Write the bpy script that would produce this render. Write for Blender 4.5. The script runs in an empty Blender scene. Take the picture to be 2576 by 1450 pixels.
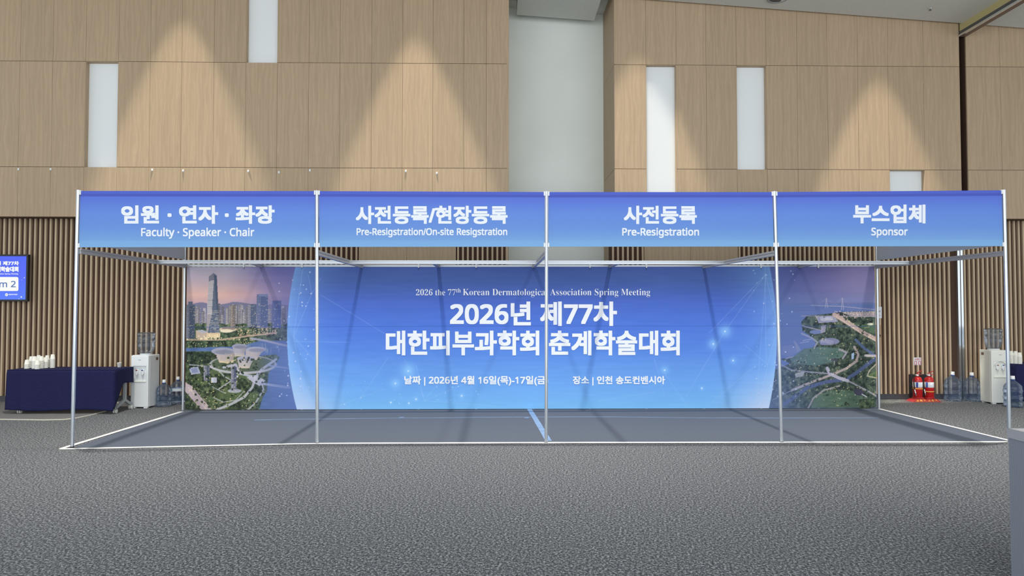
import bpy, bmesh, math, random
import numpy as np
from mathutils import Vector, Matrix

random.seed(7)
rng = np.random.default_rng(7)
R = math.radians
scene = bpy.context.scene
COL = scene.collection

# ------------------------------------------------------------------ camera
F_PX, CAM_H = 1734.0, 1.765
YAW, PITCH = R(-0.99), R(1.65)
cam = bpy.data.cameras.new('camera')
cam.sensor_width = 36.0
cam.lens = F_PX / 2576 * 36.0
cam.clip_end = 200
cam_o = bpy.data.objects.new('camera', cam)
COL.objects.link(cam_o)
cam_o.location = (0, 0, CAM_H)
cam_o.rotation_euler = (R(90) + PITCH, 0, YAW)
scene.camera = cam_o

# ------------------------------------------------------------------ world and light
world = bpy.data.worlds.new('world')
scene.world = world
world.use_nodes = True
wb = world.node_tree.nodes['Background']
wb.inputs[0].default_value = (0.93, 0.97, 1.0, 1)
wb.inputs[1].default_value = 1.25

def light(name, kind, loc, energy, color=(1, 1, 1), target=None, **kw):
    d = bpy.data.lights.new(name, kind)
    d.energy = energy
    d.color = color
    for k, v in kw.items():
        setattr(d, k, v)
    o = bpy.data.objects.new(name, d)
    COL.objects.link(o)
    o.location = loc
    if target is not None:
        o.rotation_euler = (Vector(target) - Vector(loc)).to_track_quat('-Z', 'Y').to_euler()
    return o

# daylight of the glass front behind the camera
light('window_daylight', 'AREA', (0.5, -3.6, 3.6), 1000, (0.95, 0.98, 1.0), (0.5, 12, 2.6),
      shape='RECTANGLE', size=22, size_y=6)
# recessed ceiling downlights close to the wood wall and over the booth
WARM = (1.0, 0.90, 0.76)
def wall_washer(lx, ly, lz, wall_y, level, color):
    """recessed wall washer: its lens sends more light down the wall than to the near part, so the wall is lit evenly inside a cone"""
    o = light('wall_washer', 'SPOT', (lx, ly, lz), 1.0, color, (lx, ly + 0.002, 0), spot_size=R(50), spot_blend=0.42, shadow_soft_size=0.10)
    d = o.data
    d.use_nodes = True
    nt = d.node_tree
    em = nt.nodes['Emission']
    g = nt.nodes.new('ShaderNodeNewGeometry')
    sp = nt.nodes.new('ShaderNodeSeparateXYZ')
    nt.links.new(g.outputs['Incoming'], sp.inputs[0])
    def math_(op, *a):
        n = nt.nodes.new('ShaderNodeMath')
        n.operation = op
        for k, v in enumerate(a):
            if isinstance(v, (int, float)):
                n.inputs[k].default_value = v
            else:
                nt.links.new(v, n.inputs[k])
        return n.outputs[0]
    sy = math_('MULTIPLY', sp.outputs['Y'], WASH_SIGN)
    inv = math_('DIVIDE', 1.0, math_('MAXIMUM', sy, 0.07))
    cube = math_('POWER', inv, 2.75)
    gate = nt.nodes.new('ShaderNodeMapRange')
    gate.interpolation_type = 'SMOOTHSTEP'
    nt.links.new(sy, gate.inputs['Value'])
    gate.inputs['From Min'].default_value = 0.035
    gate.inputs['From Max'].default_value = 0.075
    st = math_('MULTIPLY', math_('MULTIPLY', cube, gate.outputs[0]), level * 12.57 * 3.14 * (wall_y - ly) ** 2)
    nt.links.new(st, em.inputs['Strength'])
WASH_SIGN = 1.0
for lx in (-5.95, -1.6, 2.62, 7.2):
    wall_washer(lx, 12.45, 7.50 - 0.083 * (lx - 2.24), 12.9, 0.64, WARM)
for lx, lz in ((-5.9, 7.9), (-1.5, 7.7), (2.8, 7.4), (7.4, 7.1)):
    light('booth_downlight', 'SPOT', (lx, 9.3, lz), 1550, (1.0, 0.95, 0.87), (lx, 9.4, 0),
          spot_size=R(82), spot_blend=1.0, shadow_soft_size=0.09)

scene.cycles.caustics_reflective = False
vs = scene.view_settings
vs.view_transform = 'Standard'
vs.look = 'None'
vs.exposure = 0.0
vs.gamma = 1.0
vs.use_curve_mapping = False

# ------------------------------------------------------------------ photograph measures -> places in the room
CAM = Vector((0, 0, CAM_H))
ROT = cam_o.rotation_euler.to_matrix()

def ray(px, py):
    return ROT @ Vector(((px - 1288) / F_PX, -(py - 725) / F_PX, -1.0))

def at_y(px, py, Y):
    d = ray(px, py)
    return CAM + d * (Y / d.y)

def at_z(px, py, z=0.0):
    d = ray(px, py)
    return CAM + d * ((z - CAM_H) / d.z)

def at_plane(px, py, p0, n):
    d = ray(px, py)
    return CAM + d * ((p0 - CAM).dot(n) / d.dot(n))

def X(px, Y):
    return at_y(px, 775, Y).x

def Z(py, Y, px=1288):
    return at_y(px, py, Y).z

# ------------------------------------------------------------------ mesh helpers
class MB:
    def __init__(self):
        self.v, self.f, self.m, self.s = [], [], [], []

    def add(self, vs, fs, mi=0, smooth=False):
        b = len(self.v)
        self.v += [tuple(p) for p in vs]
        for f in fs:
            self.f.append(tuple(b + i for i in f))
            self.m.append(mi)
            self.s.append(smooth)

    def box(self, x0, x1, y0, y1, z0, z1, mi=0):
        self.hexa([(x0, y0, z0), (x1, y0, z0), (x1, y1, z0), (x0, y1, z0),
                   (x0, y0, z1), (x1, y0, z1), (x1, y1, z1), (x0, y1, z1)], mi)

    def hexa(self, p, mi=0):
        self.add(p, [(0, 3, 2, 1), (4, 5, 6, 7), (0, 1, 5, 4), (1, 2, 6, 5), (2, 3, 7, 6), (3, 0, 4, 7)], mi)

    def rbox(self, x0, x1, y0, y1, z0, z1, r=0.01, mi=0, seg=2):
        bm = bmesh.new()
        bmesh.ops.create_cube(bm, size=1)
        for v in bm.verts:
            v.co = Vector(((x0 + x1) / 2 + v.co.x * (x1 - x0), (y0 + y1) / 2 + v.co.y * (y1 - y0), (z0 + z1) / 2 + v.co.z * (z1 - z0)))
        bmesh.ops.bevel(bm, geom=bm.edges[:], offset=r, segments=seg, affect='EDGES', profile=0.5)
        bm.verts.index_update()
        self.add([v.co.copy() for v in bm.verts], [[v.index for v in f.verts] for f in bm.faces], mi)
        bm.free()

    def lathe(self, prof, n=32, c=(0, 0, 0), mi=0, smooth=True, sx=1, sy=1):
        vs, fs = [], []
        for r, z in prof:
            for k in range(n):
                a = 2 * math.pi * k / n
                vs.append((c[0] + r * math.cos(a) * sx, c[1] + r * math.sin(a) * sy, c[2] + z))
        for i in range(len(prof) - 1):
            for k in range(n):
                k2 = (k + 1) % n
                fs.append((i * n + k, i * n + k2, (i + 1) * n + k2, (i + 1) * n + k))
        self.add(vs, fs, mi, smooth)

    def tube(self, pts, r, n=10, mi=0, closed=False):
        pts = [Vector(p) for p in pts]
        N = len(pts)
        rings = []
        for i, p in enumerate(pts):
            a = pts[i - 1] if i > 0 or closed else p
            b = pts[(i + 1) % N] if i < N - 1 or closed else p
            t = (b - a).normalized()
            up = Vector((0, 0, 1)) if abs(t.z) < 0.9 else Vector((1, 0, 0))
            u = t.cross(up).normalized()
            w = u.cross(t)
            rings.append([p + u * (r * math.cos(2 * math.pi * k / n)) + w * (r * math.sin(2 * math.pi * k / n)) for k in range(n)])
        vs = [q for ring in rings for q in ring]
        fs = []
        for i in range(N if closed else N - 1):
            j = (i + 1) % N
            for k in range(n):
                fs.append((i * n + k, i * n + (k + 1) % n, j * n + (k + 1) % n, j * n + k))
        if not closed:
            fs.append(tuple(range(n))[::-1])
            fs.append(tuple((N - 1) * n + k for k in range(n)))
        self.add(vs, fs, mi, True)

    def prism(self, poly, a, b, mi=0, smooth=False):
        """poly: list of 2D offsets; extruded from point a to point b (local u, w axes chosen)."""
        a, b = Vector(a), Vector(b)
        t = (b - a).normalized()
        up = Vector((0, 0, 1)) if abs(t.z) < 0.9 else Vector((0, 1, 0))
        u = t.cross(up).normalized()
        w = u.cross(t)
        n = len(poly)
        vs = [a + u * p[0] + w * p[1] for p in poly] + [b + u * p[0] + w * p[1] for p in poly]
        fs = [(k, (k + 1) % n, n + (k + 1) % n, n + k) for k in range(n)]
        fs += [tuple(range(n))[::-1], tuple(range(n, 2 * n))]
        self.add(vs, fs, mi, smooth)

    def build(self, name, mats, parent=None, kind=None):
        me = bpy.data.meshes.new(name)
        me.from_pydata(self.v, [], self.f)
        if not isinstance(mats, (list, tuple)):
            mats = [mats]
        for m in mats:
            me.materials.append(m)
        me.polygons.foreach_set('material_index', self.m)
        me.polygons.foreach_set('use_smooth', self.s)
        me.validate()
        me.update()
        o = bpy.data.objects.new(name, me)
        COL.objects.link(o)
        if parent is not None:
            o.parent = parent
        if kind:
            o['kind'] = kind
        return o

def tag(o, label, cat, group=None, kind=None):
    o['label'] = label
    o['category'] = cat
    if group:
        o['group'] = group
    if kind:
        o['kind'] = kind
    return o

def thing(name, loc, label, cat, group=None, rz=0):
    o = bpy.data.objects.new(name, None)
    COL.objects.link(o)
    o.location = loc
    o.rotation_euler = (0, 0, rz)
    o.empty_display_size = 0.1
    return tag(o, label, cat, group)

def copy_tree(o, parent=None):
    c = o.copy()
    COL.objects.link(c)
    if parent is not None:
        c.parent = parent
    for ch in list(o.children):
        copy_tree(ch, c)
    return c

# ------------------------------------------------------------------ materials
def s2l(c):
    return tuple(((v / 255) / 12.92 if v / 255 <= 0.04045 else ((v / 255 + 0.055) / 1.055) ** 2.4) for v in c)

def mat(name, rgb, rough=0.6, metal=0.0, spec=0.5, emit=None, es=1.0, srgb=True):
    m = bpy.data.materials.new(name)
    m.use_nodes = True
    b = m.node_tree.nodes['Principled BSDF']
    c = s2l(rgb) if srgb else rgb
    b.inputs['Base Color'].default_value = (*c, 1)
    b.inputs['Roughness'].default_value = rough
    b.inputs['Metallic'].default_value = metal
    b.inputs['Specular IOR Level'].default_value = spec
    if emit:
        b.inputs['Emission Color'].default_value = (*s2l(emit), 1)
        b.inputs['Emission Strength'].default_value = es
    return m

def N(m, t, **kw):
    n = m.node_tree.nodes.new(t)
    for k, v in kw.items():
        setattr(n, k, v)
    return n

def ramp(m, stops, interp='LINEAR'):
    n = N(m, 'ShaderNodeValToRGB')
    n.color_ramp.interpolation = interp
    e = n.color_ramp.elements
    while len(e) < len(stops):
        e.new(0.5)
    for el, (p, c) in zip(e, stops):
        el.position = p
        el.color = (*c, 1)
    return n

def L(m, a, b):
    m.node_tree.links.new(a, b)

def bsdf(m):
    return m.node_tree.nodes['Principled BSDF']

def mult(m, a, b, fac=1.0, mode='MULTIPLY'):
    n = N(m, 'ShaderNodeMix', data_type='RGBA', blend_type=mode)
    n.inputs[0].default_value = fac
    L(m, a, n.inputs[6])
    L(m, b, n.inputs[7])
    return n.outputs[2]

def wood(name, rgb, var=0.10, grain=0.22):
    m = mat(name, rgb, 0.55, spec=0.3)
    tc = N(m, 'ShaderNodeTexCoord')
    geo = N(m, 'ShaderNodeNewGeometry')
    add = N(m, 'ShaderNodeVectorMath', operation='MULTIPLY_ADD')
    L(m, geo.outputs['Random Per Island'], add.inputs[0])
    add.inputs[1].default_value = (37, 17, 91)
    L(m, tc.outputs['Object'], add.inputs[2])
    mp = N(m, 'ShaderNodeMapping')
    mp.inputs['Scale'].default_value = (16, 16, 0.55)
    L(m, add.outputs[0], mp.inputs[0])
    n1 = N(m, 'ShaderNodeTexNoise')
    n1.inputs['Scale'].default_value = 1.0
    n1.inputs['Detail'].default_value = 6
    n1.inputs['Distortion'].default_value = 0.8
    L(m, mp.outputs[0], n1.inputs['Vector'])
    mp2 = N(m, 'ShaderNodeMapping')
    mp2.inputs['Scale'].default_value = (2.4, 2.4, 0.32)
    L(m, add.outputs[0], mp2.inputs[0])
    wv = N(m, 'ShaderNodeTexWave', wave_type='BANDS', bands_direction='X')
    wv.inputs['Scale'].default_value = 1.6
    wv.inputs['Distortion'].default_value = 9
    wv.inputs['Detail'].default_value = 4
    wv.inputs['Detail Scale'].default_value = 2.5
    L(m, mp2.outputs[0], wv.inputs['Vector'])
    # cathedral flecks running up the middle of each veneer leaf
    mp3 = N(m, 'ShaderNodeMapping')
    mp3.inputs['Scale'].default_value = (26, 26, 9)
    L(m, add.outputs[0], mp3.inputs[0])
    n3 = N(m, 'ShaderNodeTexNoise')
    n3.inputs['Scale'].default_value = 1.0
    n3.inputs['Detail'].default_value = 3
    n3.inputs['Distortion'].default_value = 2.0
    L(m, mp3.outputs[0], n3.inputs['Vector'])
    c = s2l(rgb)
    r1 = ramp(m, [(0.3, tuple(v * (1 - grain) for v in c)), (0.5, c), (0.72, tuple(min(1, v * (1 + grain * .6)) for v in c))])
    L(m, n1.outputs['Fac'], r1.inputs[0])
    r2 = ramp(m, [(0.0, (0.88, 0.87, 0.86)), (0.6, (1, 1, 1)), (0.93, (1.0, 1.0, 1.0)), (1.0, (1.12, 1.12, 1.1))])
    L(m, wv.outputs['Color'], r2.inputs[0])
    r4 = ramp(m, [(0.0, (0.9, 0.9, 0.9)), (0.36, (1, 1, 1)), (0.66, (1, 1, 1)), (0.75, (1.16, 1.15, 1.12))])
    L(m, n3.outputs['Fac'], r4.inputs[0])
    r3 = ramp(m, [(0.0, (1 - var, 1 - var, 1 - var * 1.1)), (1.0, (1 + var * .4, 1 + var * .3, 1 + var * .2))])
    L(m, geo.outputs['Random Per Island'], r3.inputs[0])
    o = mult(m, r1.outputs[0], r2.outputs[0], 0.45)
    o = mult(m, o, r4.outputs[0], 0.7)
    o = mult(m, o, r3.outputs[0])
    L(m, o, bsdf(m).inputs['Base Color'])
    return m

def noisy(name, rgb_a, rgb_b, scale, rough=0.9, detail=4, stretch=(1, 1, 1), lo=0.35, hi=0.65, bump=0.0, spec=0.2):
    m = mat(name, rgb_a, rough, spec=spec)
    tc = N(m, 'ShaderNodeTexCoord')
    mp = N(m, 'ShaderNodeMapping')
    mp.inputs['Scale'].default_value = stretch
    L(m, tc.outputs['Object'], mp.inputs[0])
    n = N(m, 'ShaderNodeTexNoise')
    n.inputs['Scale'].default_value = scale
    n.inputs['Detail'].default_value = detail
    L(m, mp.outputs[0], n.inputs['Vector'])
    r = ramp(m, [(lo, s2l(rgb_a)), (hi, s2l(rgb_b))])
    L(m, n.outputs['Fac'], r.inputs[0])
    L(m, r.outputs[0], bsdf(m).inputs['Base Color'])
    if bump:
        b = N(m, 'ShaderNodeBump')
        b.inputs['Strength'].default_value = bump
        b.inputs['Distance'].default_value = 0.004
        L(m, n.outputs['Fac'], b.inputs['Height'])
        L(m, b.outputs[0], bsdf(m).inputs['Normal'])
    return m

M = {}
M['wood'] = wood('oak veneer', (182, 160, 133), 0.05, 0.07)
M['slat_wood'] = wood('oak slat', (202, 180, 152), 0.05, 0.08)
M['slat_back'] = noisy('brown acoustic felt', (78, 60, 51), (92, 71, 60), 300, 0.9)
M['wood_dark'] = mat('dark brown reveal', (88, 66, 54), 0.6)
M['plaster'] = noisy('grey white plaster', (236, 243, 239), (240, 247, 243), 1.2, 0.8)
M['niche'] = mat('white niche board', (236, 241, 243), 0.5)
M['ceiling'] = noisy('ceiling paint', (213, 217, 212), (219, 223, 218), 30, 0.9)
M['white'] = mat('white plastic', (232, 236, 238), 0.35)
M['offwhite'] = mat('ivory plastic', (226, 228, 222), 0.4)
M['grey_plastic'] = mat('grey plastic', (150, 156, 160), 0.4)
M['alu'] = mat('anodised aluminium', (214, 220, 226), 0.34, 0.85)
M['alu_dark'] = mat('aluminium groove', (74, 80, 88), 0.5, 0.5)
M['alu_flat'] = mat('grey aluminium beam', (176, 178, 182), 0.45, 0.3)
M['steel'] = mat('bright steel', (232, 238, 242), 0.22, 0.9)
M['black'] = mat('black plastic', (24, 26, 30), 0.45)
M['black_board'] = mat('black board', (30, 32, 36), 0.6)
M['tape_white'] = noisy('white tape', (236, 236, 234), (244, 244, 242), 8, 0.6)
M['tape_blue'] = noisy('pale blue tape', (122, 152, 190), (138, 166, 202), 6, 0.6)
M['letter'] = mat('white print', (240, 244, 252), 0.7, spec=0.2)
M['letter_screen'] = mat('white pixels', (20, 20, 20), 0.5, emit=(246, 250, 255), es=1.0)
M['letter_grey'] = mat('grey print', (110, 116, 124), 0.6)
M['letter_red'] = mat('red print', (196, 40, 62), 0.6)
M['letter_gold'] = mat('gold print', (206, 150, 70), 0.6)
M['letter_dark'] = mat('dark print', (60, 50, 44), 0.6)
M['red'] = mat('red enamel', (186, 24, 30), 0.28)
M['red_plastic'] = mat('red plastic', (150, 26, 30), 0.45)
M['yellow'] = mat('yellow band', (236, 190, 84), 0.5)
M['blue_print'] = mat('blue print', (34, 70, 150), 0.5)
M['green_print'] = mat('teal print', (40, 150, 150), 0.5)
M['rubber'] = mat('black rubber', (22, 22, 24), 0.6)
M['paper'] = mat('paper cup', (238, 238, 230), 0.7)
M['paper_white'] = mat('white paper', (226, 230, 236), 0.8)
M['navy'] = noisy('navy cloth', (26, 28, 66), (34, 36, 78), 60, 0.85, stretch=(0.3, 0.3, 3))
M['mat_grey'] = noisy('grey mat', (112, 112, 112), (128, 128, 128), 220, 0.95)
M['mat_edge'] = mat('pale mat edge', (196, 192, 180), 0.9)
M['booth_carpet'] = noisy('needle felt carpet', (82, 89, 102), (102, 110, 123), 260, 0.95, lo=0.3, hi=0.7)
M['counter_top'] = noisy('laminate top', (222, 214, 214), (234, 230, 230), 20, 0.35)
M['fascia_back'] = mat('fascia board', (190, 198, 212), 0.6)
M['brown_sign'] = wood('wood sign', (176, 146, 116), 0.05, 0.1)
M['brass_face'] = mat('cream painted steel', (186, 178, 128), 0.5)
M['brown_metal'] = mat('brown metal', (120, 98, 84), 0.5)
M['dark_grey'] = mat('dark grey metal', (80, 82, 84), 0.5)
M['skirting'] = mat('dark skirting', (70, 72, 78), 0.6)

def carpet():
    m = mat('speckled loop carpet', (86, 86, 86), 0.95, spec=0.1)
    tc = N(m, 'ShaderNodeTexCoord')
    outs = []
    for sc, st, rot in ((1.0, (52, 46, 1), 0.25), (1.0, (105, 62, 1), 0.9)):
        mp = N(m, 'ShaderNodeMapping')
        mp.inputs['Scale'].default_value = st
        mp.inputs['Rotation'].default_value = (0, 0, rot)
        L(m, tc.outputs['Object'], mp.inputs[0])
        n = N(m, 'ShaderNodeTexNoise')
        n.inputs['Scale'].default_value = sc
        n.inputs['Detail'].default_value = 2
        n.inputs['Roughness'].default_value = 0.6
        L(m, mp.outputs[0], n.inputs['Vector'])
        outs.append(n.outputs['Fac'])
    mx = N(m, 'ShaderNodeMix', data_type='FLOAT')
    mx.inputs[0].default_value = 0.4
    L(m, outs[0], mx.inputs[2])
    L(m, outs[1], mx.inputs[3])
    r = ramp(m, [(0.36, s2l((50, 52, 56))), (0.5, s2l((97, 99, 103))), (0.64, s2l((174, 177, 180)))])
    L(m, mx.outputs[0], r.inputs[0])
    L(m, r.outputs[0], bsdf(m).inputs['Base Color'])
    return m
M['carpet'] = carpet()

def clear_plastic(name, tint, body):
    m = bpy.data.materials.new(name)
    m.use_nodes = True
    nt = m.node_tree
    nt.nodes.clear()
    out = N(m, 'ShaderNodeOutputMaterial')
    tr = N(m, 'ShaderNodeBsdfTransparent')
    tr.inputs[0].default_value = (*tint, 1)
    df = N(m, 'ShaderNodeBsdfDiffuse')
    df.inputs[0].default_value = (*body, 1)
    gl = N(m, 'ShaderNodeBsdfGlossy')
    gl.inputs['Roughness'].default_value = 0.08
    lw = N(m, 'ShaderNodeLayerWeight')
    lw.inputs[0].default_value = 0.35
    m1 = N(m, 'ShaderNodeMixShader')
    m1.inputs[0].default_value = 0.09
    L(m, tr.outputs[0], m1.inputs[1])
    L(m, df.outputs[0], m1.inputs[2])
    m2 = N(m, 'ShaderNodeMixShader')
    mm = N(m, 'ShaderNodeMath', operation='MULTIPLY')
    mm.inputs[1].default_value = 0.55
    L(m, lw.outputs['Fresnel'], mm.inputs[0])
    L(m, mm.outputs[0], m2.inputs[0])
    L(m, m1.outputs[0], m2.inputs[1])
    L(m, gl.outputs[0], m2.inputs[2])
    L(m, m2.outputs[0], out.inputs[0])
    return m
M['bottle'] = clear_plastic('clear blue plastic', (0.82, 0.88, 0.96), (0.25, 0.36, 0.55))
M['bottle_smoke'] = clear_plastic('clear grey plastic', (0.80, 0.84, 0.89), (0.34, 0.40, 0.48))

def ribbed():
    m = mat('ribbed grey panel', (126, 132, 144), 0.45)
    tc = N(m, 'ShaderNodeTexCoord')
    wv = N(m, 'ShaderNodeTexWave', wave_type='BANDS', bands_direction='Y')
    wv.inputs['Scale'].default_value = 34
    L(m, tc.outputs['Object'], wv.inputs['Vector'])
    r = ramp(m, [(0.2, s2l((116, 122, 134))), (0.9, s2l((142, 148, 160)))])
    L(m, wv.outputs['Color'], r.inputs[0])
    L(m, r.outputs[0], bsdf(m).inputs['Base Color'])
    return m
M['ribbed'] = ribbed()

def header_print():
    m = mat('blue header print', (90, 120, 220), 0.6, spec=0.25)
    at = N(m, 'ShaderNodeAttribute', attribute_name='height')
    r = ramp(m, [(0.0, s2l((128, 178, 226))), (0.10, s2l((126, 174, 224))), (0.135, s2l((120, 164, 222))), (0.35, s2l((106, 148, 220))),
                 (0.62, s2l((102, 140, 222))), (0.9, s2l((90, 116, 215))), (0.905, s2l((74, 90, 186))), (0.945, s2l((74, 92, 188))),
                 (0.955, s2l((82, 102, 204))), (1.0, s2l((80, 100, 202)))])
    L(m, at.outputs['Fac'], r.inputs[0])
    L(m, r.outputs[0], bsdf(m).inputs['Base Color'])
    return m
M['header'] = header_print()

def screen_mat():
    m = mat('lit blue screen', (10, 10, 20), 0.3)
    at = N(m, 'ShaderNodeAttribute', attribute_name='height')
    r = ramp(m, [(0.0, s2l((78, 118, 255))), (0.5, s2l((74, 100, 245))), (1.0, s2l((66, 92, 240)))])
    L(m, at.outputs['Fac'], r.inputs[0])
    L(m, r.outputs[0], bsdf(m).inputs['Emission Color'])
    bsdf(m).inputs['Emission Strength'].default_value = 1.0
    return m
M['screen'] = screen_mat()
M['screen_white'] = mat('white screen area', (20, 20, 20), 0.5, emit=(252, 255, 255), es=1.0)
M['screen_slate'] = mat('slate screen area', (20, 20, 20), 0.5, emit=(92, 124, 176), es=1.0)

def height_attr(o, z0, z1):
    a = o.data.attributes.new('height', 'FLOAT', 'POINT')
    a.data.foreach_set('value', [min(1, max(0, (v.co.z - z0) / (z1 - z0))) for v in o.data.vertices])

# ------------------------------------------------------------------ lettering
def sans(s, bold=False):
    r = ''
    for ch in s:
        if 'A' <= ch <= 'Z':
            r += chr((0x1D5D4 if bold else 0x1D5A0) + ord(ch) - 65)
        elif 'a' <= ch <= 'z':
            r += chr((0x1D5EE if bold else 0x1D5BA) + ord(ch) - 97)
        elif '0' <= ch <= '9':
            r += chr((0x1D7EC if bold else 0x1D7E2) + ord(ch) - 48)
        else:
            r += ch
    return r

def serif(s):
    r = ''
    for ch in s:
        if 'A' <= ch <= 'Z':
            r += chr(0x1D400 + ord(ch) - 65)
        elif 'a' <= ch <= 'z':
            r += chr(0x1D41A + ord(ch) - 97)
        elif '0' <= ch <= '9':
            r += chr(0x1D7CE + ord(ch) - 48)
        else:
            r += ch
    return r

PENDING = []

def lettering(name, s, corners, mt, parent, bold=0.0, off=0.0, label=None):
    """s fills the quad corners (bottom-left, bottom-right, top-right, top-left; world). bold: metres of stroke growth."""
    c = bpy.data.curves.new(name, 'FONT')
    c.body = s
    c.size = 1.0
    c.offset = off
    c.resolution_u = 5
    o = bpy.data.objects.new(name + '_curve', c)
    COL.objects.link(o)
    PENDING.append((o, name, [Vector(k) for k in corners], mt, parent, bold, label))

def finish_lettering():
    bpy.context.view_layer.update()
    dg = bpy.context.evaluated_depsgraph_get()
    for o, name, q, mt, parent, bold, label in PENDING:
        me = bpy.data.meshes.new_from_object(o.evaluated_get(dg))
        n = len(me.vertices)
        co = np.empty(n * 3)
        me.vertices.foreach_get('co', co)
        co = co.reshape(-1, 3)[:, :2]
        lo, hi = co.min(0), co.max(0)
        uv = (co - lo) / np.maximum(hi - lo, 1e-6)
        W, H = (q[1] - q[0]).length, (q[3] - q[0]).length
        nrm = (q[1] - q[0]).cross(q[3] - q[0]).normalized()
        bu, bv = bold / W, bold / H
        uv = uv * (1 - 2 * np.array([bu, bv])) + np.array([bu, bv])
        faces = [tuple(p.vertices) for p in me.polygons]
        steps = [(0, 0)] if bold == 0 else [(i, j) for i in (-1, 0, 1) for j in (-1, 0, 1)]
        V, Fc = [], []
        Q = np.array(q)
        for k, (i, j) in enumerate(steps):
            u = (uv[:, 0] + i * bu)[:, None]
            v = (uv[:, 1] + j * bv)[:, None]
            P = (Q[0] * (1 - u) * (1 - v) + Q[1] * u * (1 - v) + Q[2] * u * v + Q[3] * (1 - u) * v) + np.array(nrm) * (0.0015 + 0.00006 * k)
            b = len(V)
            V += [tuple(p) for p in P]
            Fc += [tuple(b + a for a in f) for f in faces]
        me2 = bpy.data.meshes.new(name)
        me2.from_pydata(V, [], Fc)
        me2.materials.append(mt)
        ob = bpy.data.objects.new(name, me2)
        COL.objects.link(ob)
        if parent is not None:
            ob.parent = parent
            ob.matrix_parent_inverse = Matrix.Translation(parent.location).inverted() if parent.rotation_euler.z == 0 else parent_world(parent).inverted()
        if label:
            ob['label'] = label
        bpy.data.meshes.remove(me)
        cv = o.data
        bpy.data.objects.remove(o)
        bpy.data.curves.remove(cv)
    PENDING.clear()

def parent_world(p):
    mw = Matrix.Translation(p.location) @ p.rotation_euler.to_matrix().to_4x4()
    return (parent_world(p.parent) @ mw) if p.parent else mw

def quad_y(x0, y0, x1, y1, Y):
    """photograph box -> world quad on the plane y = Y"""
    return [at_y(x0, y1, Y), at_y(x1, y1, Y), at_y(x1, y0, Y), at_y(x0, y0, Y)]

def quad_p(x0, y0, x1, y1, p0, n):
    return [at_plane(a, b, p0, n) for a, b in ((x0, y1), (x1, y1), (x1, y0), (x0, y0))]

# =================================================================== SETTING
YU, YL, YB = 12.9, 13.2, 14.28     # upper wood face, slat face, recess back
mb = MB()
mb.box(-16, 18, -5, 15, -0.2, 0.0)
mb.build('floor', M['carpet'], kind='structure')

# ceiling falls gently to the right
cA, cB = at_y(1560, -7, 12.82), at_y(2425, 59, 12.82)
CS = (cB.z - cA.z) / (cB.x - cA.x)
def ceil_z(x):
    return cA.z + CS * (x - cA.x)
def slab(mb, x0, x1, y0, y1, t=0.25, dz=0.0, mi=0):
    mb.hexa([(x0, y0, ceil_z(x0) + dz), (x1, y0, ceil_z(x1) + dz), (x1, y1, ceil_z(x1) + dz), (x0, y1, ceil_z(x0) + dz),
             (x0, y0, ceil_z(x0) + dz + t), (x1, y0, ceil_z(x1) + dz + t), (x1, y1, ceil_z(x1) + dz + t), (x0, y1, ceil_z(x0) + dz + t)], mi)
xj0, xj1 = X(1280, YU), X(1548, YU)          # jambs of the recess
fx0, fx1 = X(1300, 13.95), X(1497, 13.95)    # the ceiling tongue reaching into it
mb = MB()
slab(mb, -16, 18, -5, 12.82)
slab(mb, fx0, fx1, 12.82, 13.95)
mb.build('ceiling', M['ceiling'], kind='structure')
mb = MB()
slab(mb, xj0 - .1, xj1 + .1, 12.8, YB + .1, 0.2, 0.28)
mb.build('ceiling_recess', M['ceiling'], kind='structure')

# upper wood wall: veneer panels with open joints
rows = [Z(545, YU, 60), Z(424, YU, 1281), Z(161, YU, 1281), 8.9]
left_seams = [-620, -539, -457, -376, -295, -210, -125, -44, 38, 121, 205, 288, 369, 449, 531, 612, 692, 772, 851, 931, 1010, 1087, 1166, 1223, 1280]
right_seams = [1548, 1628, 1705, 1781, 1858, 1934, 2012, 2089, 2166, 2243, 2333, 2425]
far_seams = [2442, 2528, 2612, 2697, 2780, 2860, 2940, 3020, 3100]
G = 0.004
def panels(name, seams, holes, topcut):
    mb = MB()
    for a, b in zip(seams[:-1], seams[1:]):
        xa, xb = X(a, YU), X(b, YU)
        for r in range(3):
            if (a, r) in holes:
                continue
            z1 = rows[r + 1] if r < 2 else topcut(xa, xb)
            mb.box(xa + G / 2, xb - G / 2, YU, YU + 0.04, rows[r] + (G if r else 0), z1 - G * (r < 2))
    xa, xb = X(seams[0], YU), X(seams[-1], YU)
    for a, b in zip(seams[:-1], seams[1:]):
        for r in range(3):
            if (a, r) not in holes:
                mb.box(X(a, YU), X(b, YU), YU + 0.03, YU + 0.12, rows[r], 9.0 if r == 2 else rows[r + 1], 1)
    return mb.build(name, [M['wood'], M['wood_dark']], kind='structure')
top = lambda a, b: 9.0
panels('wall_upper_left', left_seams, {(205, 1), (612, 2)}, top)
panels('wall_upper_right', right_seams, {(1628, 0), (1628, 1), (1858, 1), (2243, 0)}, top)
panels('wall_upper_far_right', far_seams, set(), top)
# carcase behind, soffit over the slat wall, slot for the folding partition
mb = MB()
mb.box(X(-620, YU), xj0, YU + 0.12, YL + 0.3, rows[0] + .001, 9.0)
mb.box(xj1, X(2425, YU), YU + 0.12, YL + 0.3, rows[0] + .001, 9.0)
mb.box(X(2442, YU), X(3100, YU), YU + 0.12, YL + 0.3, rows[0] + .001, 9.0)
mb.box(X(2424, YU), X(2443, YU), YU + 0.45, YU + 0.5, rows[0], 9.0)
mb.build('wall_carcase', M['wood_dark'], kind='structure')
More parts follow.
